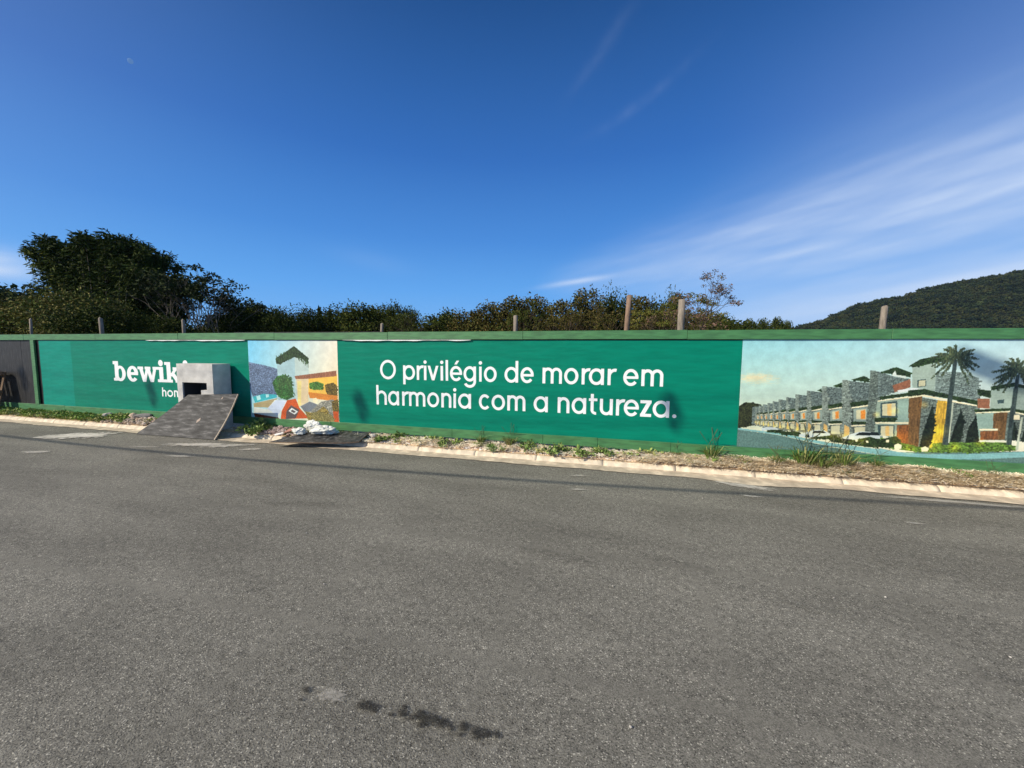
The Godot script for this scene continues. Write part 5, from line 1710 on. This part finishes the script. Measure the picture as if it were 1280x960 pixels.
func trees() -> void:
	var deep := [Color(0.032, 0.046, 0.009), Color(0.048, 0.062, 0.012), Color(0.070, 0.078, 0.018), Color(0.024, 0.038, 0.010)]
	var mid := [Color(0.050, 0.072, 0.014), Color(0.076, 0.094, 0.020), Color(0.105, 0.11, 0.028), Color(0.034, 0.050, 0.013)]
	var olive := [Color(0.115, 0.115, 0.026), Color(0.155, 0.135, 0.036), Color(0.08, 0.098, 0.022), Color(0.19, 0.165, 0.06), Color(0.11, 0.14, 0.03)]
	var brown := [Color(0.092, 0.080, 0.024), Color(0.125, 0.095, 0.034), Color(0.060, 0.062, 0.018), Color(0.080, 0.088, 0.024)]
	# kinds: crowns 2.6 m wide and 4.5 m high before scaling
	var kinds := {}
	for k in [["dark", deep, 0.15, 2], ["green", mid, 0.17, 1], ["olive", olive, 0.17, 2], ["brown", brown, 0.13, 2]]:
		for v in k[3]: kinds["%s%d" % [k[0], v]] = [trunk_mesh(2.6, 0.09), crown_mesh(DIM[k[0]], 4.5, 0.9, int(24.0 * DIM[k[0]]), 105, k[2], k[1]), M.bark]
	for k in [["twiggy", brown, 14], ["wispy", mid, 16], ["umbrella", olive, 60]]:
		var st := smooth_st()
		var tips := []
		for i in 5: branch(st, tips, Vector3(rng.randfn() * 0.1, 0, rng.randfn() * 0.1), Vector3(rng.randfn() * 0.22, 1, rng.randfn() * 0.22).normalized(), 1.35, 0.045, 4, 0.42, 0.5)
		var ls := flat_st()
		for t in tips:
			if k[0] == "umbrella": leaves(ls, t + Vector3(0, 0.03, 0), Vector3(0.26, 0.05, 0.26), 34, 0.10, 0.5, k[1], 0.5, 0.1)
			else: leaves(ls, t, Vector3(0.15, 0.10, 0.15), k[2], 0.11, 0.5, k[1], 0.6, 0.1)
		kinds[k[0] + "0"] = [done(st), done(ls), M.bark]
	var far_crown := crown_mesh(5.0, 4.5, 1.1, 60, 70, 0.30, deep)
	kinds["far0"] = [trunk_mesh(2.6, 0.10), far_crown, M.bark]
	kinds["fardark0"] = kinds["far0"]
	var cst := flat_st()
	for i in 26:
		var y := 0.8 + 3.7 * i / 25.0
		leaves(cst, Vector3(0, y, 0), Vector3(1.5 * (1.0 - i / 27.0) + 0.08, 0.14, 1.5 * (1.0 - i / 27.0) + 0.08), 90, 0.24, 0.4, deep, 0.6, 0.3)
	kinds["conifer0"] = [trunk_mesh(4.0, 0.08), done(cst), M.bark]
	# kind, x, z, height, width, label
	var rows := [
		["olive", -35.4, -15, 4.3, 4.5, "olive bush at the far left edge above the black panels"],
		["olive", -37.4, -17, 5.3, 4.8, "tall brownish bush left of the bamboo, above the first fence post"],
		["olive", -31.5, -16, 5.0, 4.3, "yellow-green bush at the left foot of the bamboo"],
		["olive", -27.2, -14, 4.1, 2.8, "olive bush in front of the bamboo, left of the second post"],
		["dark", -23.5, -13, 3.5, 2.6, "dark bush in front of the bamboo behind the second post"],
		["fardark", -94.6, -40, 10.8, 10.0, "distant dark tree at the far left edge"],
		["dark", -26.0, -17, 3.3, 3.2, "dark bush at the right foot of the bamboo"],
		["dark", -25.1, -18, 3.0, 2.9, "dark bush behind the third fence post"],
		["dark", -27.6, -22, 4.2, 3.0, "dark rounded bush under the left half of the sparse pale-limbed tree"],
		["dark", -28.2, -24, 5.3, 3.6, "dark rounded bush under the right edge of the sparse pale-limbed tree"],
		["dark", -28.2, -26, 5.4, 3.3, "dark bush just right of the sparse pale-limbed tree"],
		["dark", -22.2, -22, 4.4, 2.7, "lower dark bush above the garden picture's left half"],
		["dark", -22.2, -24, 4.5, 2.9, "dark bush left of the two small conifers"],
		["conifer", -29.5, -34, 5.75, 1.6, "left one of two small pointed conifers"],
		["conifer", -29.0, -35, 5.55, 1.4, "right one of two small pointed conifers"],
		["dark", -22.2, -28, 5.1, 3.5, "dark bush just right of the two small conifers"],
		["green", -17.2, -24, 4.6, 2.8, "green rounded bush above the slogan's first letter, left of its twin"],
		["green", -17.0, -26, 4.6, 2.5, "green rounded bush behind the short fourth post"],
		["dark", -14.7, -25, 4.7, 2.6, "dark bush behind two wispy bushes right of the short post"],
		["wispy", -13.2, -22, 4.6, 2.3, "wispy bush with feathery top right of the short post"],
		["wispy", -11.2, -22, 4.4, 2.9, "wispy bush left of the dip in the hedge"],
		["green", -10.8, -24, 4.1, 2.4, "low green bush in the dip of the hedge"],
		["brown", -7.7, -21, 4.0, 2.2, "low reddish-brown bush at the left end of the taller hedge"],
		["brown", -6.3, -20, 4.3, 2.1, "brownish bush left of the fifth post"],
		["brown", -5.0, -20, 4.5, 2.2, "brownish bush behind the fifth post"],
		["brown", -4.0, -21, 4.6, 2.1, "brownish bush right of the fifth post"],
		["wispy", -4.3, -19, 4.5, 1.5, "thin twiggy bush rising between two brownish bushes by the fifth post"],
		["brown", -2.5, -20, 4.3, 1.8, "brownish bush midway between the fifth post and the leaning post"],
		["twiggy", -1.6, -18, 4.4, 2.2, "open twiggy bush left of the leaning brown post"],
		["brown", -1.0, -19, 4.3, 1.8, "brownish bush in front of the open twiggy bush"],
		["twiggy", -0.3, -18, 4.5, 1.9, "open twiggy bush just behind the leaning brown post"],
		["dark", 0.2, -20, 4.3, 1.6, "dark bush behind the leaning brown post"],
		["brown", 1.6, -20, 4.2, 1.7, "brownish bush between the leaning post and the thick pale post"],
		["twiggy", 2.1, -18, 4.2, 1.6, "twiggy bush just left of the thick pale post"],
		["dark", 2.8, -19, 4.0, 1.4, "dark bush behind the thick pale post"],
		["umbrella", 2.8, -17, 4.5, 1.8, "flat-topped tree whose crown shows above the thick pale post"],
		["brown", 3.8, -18, 3.5, 1.6, "low brownish bush under the bare pinkish tree"],
		["dark", 8.1, -30, 3.9, 2.1, "dark low bush right of the bare pinkish tree"],
		["far", 29.3, -90, 8.5, 3.3, "leftmost of four tiny far trees before the hill"],
		["far", 33.6, -95, 8.8, 2.8, "second of four tiny far trees before the hill"],
		["far", 34.5, -90, 8.7, 3.2, "third of four tiny far trees before the hill, broad crowned"],
		["far", 40.1, -100, 8.8, 2.2, "rightmost of four tiny far trees before the hill"],
	]
	var protos := {}
	var turn_of := {}
	for q in rows:
		var v: int = turn_of.get(q[0], 0)
		turn_of[q[0]] = v + 1
		var key: String = "%s%d" % [q[0], v % 2]
		if not kinds.has(key): key = q[0] + "0"
		plant(protos, kinds, key, q)
	# a belt of farther trees closes the gaps
	var belt := []
	var belt_tint := []
	for i in 26:
		var h := rng.randf_range(1.12, 1.34)
		belt.append(Transform3D(Basis(Vector3.UP, rng.randf() * TAU).scaled(Vector3(1.7, h, 1.7)), Vector3(-90.0 + i * 4.0 + rng.randf_range(-1.5, 1.5), -0.03, -46.0 + rng.randf_range(-4, 4))))
		var k := rng.randf_range(0.8, 1.3)
		belt_tint.append(Color(k, k, k))
	tag(scatter("far_wood", far_crown, M.leaf, belt, belt_tint), "dark far wood closing the gaps behind the hedge")
	bamboo()
	sparse_tree("sparse_tree", "sparse tree with pale limbs and flat leaf tufts, right of the bamboo", Vector3(-27.0, 0, -20.0), 5.0, 4, 0.11, 7, M.pale_bark, [Color(0.026, 0.040, 0.014), Color(0.040, 0.052, 0.018)], 5, 0.25, 13)
	sparse_tree("bare_tree", "slender nearly bare tree with pinkish brown seed heads beside the thick pale post", Vector3(2.95, 0, -14.0), 2.7, 4, 0.05, 3, M.bark, [Color(0.17, 0.10, 0.075), Color(0.12, 0.085, 0.06), Color(0.22, 0.14, 0.11), Color(0.10, 0.09, 0.035)], 11, 0.08, 9)

func plant(protos: Dictionary, kinds: Dictionary, key: String, q: Array, group := "") -> void:
	var o: Node3D
	var called: String = {"dark": "bush", "green": "bush", "olive": "bush", "brown": "bush", "twiggy": "bush", "wispy": "bush", "far": "far_tree", "fardark": "far_tree", "conifer": "conifer", "umbrella": "tree"}[q[0]]
	if protos.has(key):
		o = (protos[key] as Node3D).duplicate()
	else:
		o = Node3D.new()
		obj("trunk", kinds[key][0], kinds[key][2], o)
		obj("crown", kinds[key][1], M.leaf, o)
		protos[key] = o
	o.name = numbered(called)
	add_child(o)
	o.position = Vector3(q[1], -0.03, q[2])
	o.rotation.y = rng.randf() * TAU
	var open: bool = q[0] in ["twiggy", "wispy", "umbrella", "conifer"]
	var sw: float = q[4] / DIM.get(q[0], 2.6) * (1.0 if open else 1.45)
	if q[0] == "umbrella": sw = 0.8
	o.scale = Vector3(sw, q[3] * rng.randf_range(0.95, 1.06) * (0.98 if q[0] == "olive" else 1.13) / (5.6 if q[0] in ["twiggy", "wispy", "umbrella"] else 4.5), sw)
	tag(o, q[5], "bush" if called == "bush" else "tree", group)

func bamboo() -> void:
	var t := thing("bamboo_clump", "tall dark clump of bamboo with drooping plumes, left of the sparse tree", "bamboo", Vector3(-35.6, 0, -20.5))
	var cs := smooth_st()
	var ls := flat_st()
	var dk := [Color(0.028, 0.045, 0.009), Color(0.044, 0.064, 0.013), Color(0.064, 0.082, 0.018)]
	var lt := [Color(0.080, 0.105, 0.018), Color(0.115, 0.14, 0.026), Color(0.18, 0.19, 0.04)]
	var outline := [[-9.3, 6.5], [-8.2, 7.5], [-7.0, 8.9], [-5.7, 10.1], [-3.9, 9.8], [-2.4, 10.0], [-0.9, 10.0], [0.8, 10.1], [2.4, 9.8], [3.6, 9.3], [4.3, 8.3], [5.0, 7.3], [5.7, 6.8]]
	for i in 120:
		var u0 := (i + 0.5) / 120.0
		var tx := lerpf(-6.9, 5.9, fposmod(u0 * 7.0 + rng.randf() * 0.02, 1.0))
		var k := 0
		while k < outline.size() - 2 and tx > outline[k + 1][0]: k += 1
		var hh: float = lerpf(outline[k][1], outline[k + 1][1], clampf((tx - outline[k][0]) / (outline[k + 1][0] - outline[k][0]), 0, 1)) - 0.45
		var side := tx
		var frac := 1.0 if i % 2 == 0 else rng.randf_range(0.45, 0.95)
		var top := hh * frac * rng.randf_range(0.94, 1.03)
		var b := Vector3(tx * 0.55 + rng.randfn() * 0.3, 0, rng.randf_range(-1.3, 1.3))
		var d := Vector3(signf(tx + rng.randfn() * 2.0), 0, rng.randf_range(-0.8, 0.8)).normalized()
		var p1 := Vector3(lerpf(b.x, tx, 0.25), top * 0.85, b.z * 1.1)
		var p2 := Vector3(tx, top, b.z * 1.2)
		var p3 := p2 + d * 0.7 + Vector3(0, -0.45, 0)
		var pts := []
		var rad := []
		for s in 11:
			var u := s / 10.0
			var p := b.lerp(p1, u).lerp(p1.lerp(p2, u), u)
			pts.append(p)
			rad.append(lerpf(0.05, 0.008, u))
		tube(cs, pts, rad, 5, 0.0, false)
		var cols: Array = lt if (i % 3 == 0 and side < 1.5) else dk
		for s in 15:
			var u := 0.22 + 0.78 * s / 14.0
			var p := b.lerp(p1, u).lerp(p1.lerp(p2, u), u)
			var spread := 0.75 * (1.05 - u) + 0.36
			leaves(ls, p, Vector3(spread, spread * 0.8, spread), 46, 0.36, 0.28, cols, 0.6, 0.5)
		leaves(ls, p2.lerp(p3, 0.5), Vector3(0.5, 0.32, 0.5), 40, 0.30, 0.24, cols, 0.6, 0.7)
	obj("culms", done(cs), M.pale_bark, t)
	obj("foliage", done(ls), M.leaf, t)

func sparse_tree(called: String, label: String, p: Vector3, h: float, depth: int, rad: float, stems: int, bark: Material, cols: Array, seed_: int, leaf: float, per: int) -> void:
	rng.seed = seed_
	var t := thing(called, label, "tree", p)
	var st := smooth_st()
	var tips := []
	if called == "sparse_tree":
		for i in stems:
			var a := -1.1 + 2.2 * i / (stems - 1.0)
			branch(st, tips, Vector3(a * 1.1 + rng.randfn() * 0.2, 0, rng.randfn() * 0.5), Vector3(a * 0.16 + 0.10, 1, rng.randfn() * 0.10).normalized(), 2.08, 0.06, 4, 0.38, 0.25)
	else:
		branch(st, tips, Vector3.ZERO, Vector3(0.02, 1, 0).normalized(), 1.36, rad, 6, 0.46, 0.38)
		branch(st, tips, Vector3(-0.3, 0, 0.2), Vector3(-0.10, 1, 0.05).normalized(), 1.15, rad * 0.8, 5, 0.44, 0.3)
	obj("limbs", done(st), bark, t)
	var ls := flat_st()
	for e in tips:
		if called == "sparse_tree": leaves(ls, e + Vector3(0, 0.05, 0), Vector3(0.36, 0.06, 0.36), per + 3, leaf, 0.42, cols, 0.5, 0.15)
		else: leaves(ls, e, Vector3(0.10, 0.05, 0.10), per, leaf, 0.4, cols, 0.5, 0.0)
	obj("crown", done(ls), M.leaf, t)

# ---------- the overhead line that runs along the near side of the road ----------
func overhead_line() -> void:
	for x in [-36.0, 8.0]:
		var t := thing("utility_pole", "grey concrete utility pole at the %s end of the overhead cables" % ("left" if x < 0 else "right"), "utility pole", Vector3(x, 0, 2.1))
		var st := smooth_st()
		tube(st, [Vector3.ZERO, Vector3(0, 5.5, 0), Vector3(0, 11.2, 0)], [0.17, 0.14, 0.10], 14)
		obj("shaft", done(st), M.pole, t)
		st = flat_st()
		box(st, at(Vector3(0, 10.5, 0)), Vector3(0.10, 0.10, 1.4), 0.006)
		obj("crossarm", done(st), M.pole, t)
	var hv := func(x: float) -> float: return 8.45 + 0.004 * pow(x + 14.0, 2.0)
	var t := thing("power_cable", "sagging overhead power cable with diamond spacers above the near side of the road", "overhead cable")
	var st := smooth_st()
	for off in [[0.0, 0.24], [-0.15, 0.0], [0.15, 0.0], [0.0, -0.22]]:
		var pts := []
		var rad := []
		for i in 45:
			var x := -36.0 + i
			pts.append(Vector3(x, hv.call(x) + off[1], 2.0 + off[0]))
			rad.append(0.006)
		tube(st, pts, rad, 5)
	obj("conductors", done(st), M.cable, t)
	for x in [-30.5, -26.8, -22.6, -18.35, -13.13, -7.79, 0.5]:
		st = flat_st()
		var c := Vector3(x, hv.call(x), 2.0)
		var k := [Vector3(0, 0.25, -0.02), Vector3(0, 0.04, -0.12), Vector3(0, -0.25, 0.02), Vector3(0, 0.04, 0.10)]
		for i in 4: tube(st, [c + k[i], c + k[(i + 1) % 4]], [0.042, 0.030], 6)
		tube(st, [c + k[1], c + k[3]], [0.05, 0.05], 6)
		obj("spacer", done(st), M.cable, t)
	t = thing("shadow_caster", "unseen black tube added under the power cable to cast a slanting shadow", "shadow caster", Vector3(-4.10, 9.3, 2.0))  # unseen tube, added and tilted so its shadow falls across the house picture
	st = smooth_st()
	tube(st, [Vector3(0, -0.12, -0.25), Vector3(0, -0.10, -0.21), Vector3(0, 0.10, 0.21), Vector3(0, 0.12, 0.25)], [0.07, 0.135, 0.135, 0.07], 12)
	obj("body", done(st), M.cable, t)
	st = smooth_st()
	tube(st, [Vector3(0, 0.1, 0.2), Vector3(0, -0.1, 0.1), Vector3(0, hv.call(-4.10) - 9.3 + 0.24, 0)], [0.012, 0.012, 0.012], 5)
	obj("strap", done(st), M.cable, t)
	t = thing("telephone_cable", "thick bundled telephone cable sagging low over the road", "overhead cable")
	st = smooth_st()
	var pts := []
	var rad := []
	for i in 45:
		var x := -36.0 + i
		pts.append(Vector3(x, 5.6 + 0.0057 * pow(x + 14.2, 2.0), 1.29 + 0.65 * smoothstep(3.0, 8.0, x)))
		rad.append(0.026)
	tube(st, pts, rad, 7)
	obj("cable", done(st), M.cable, t)
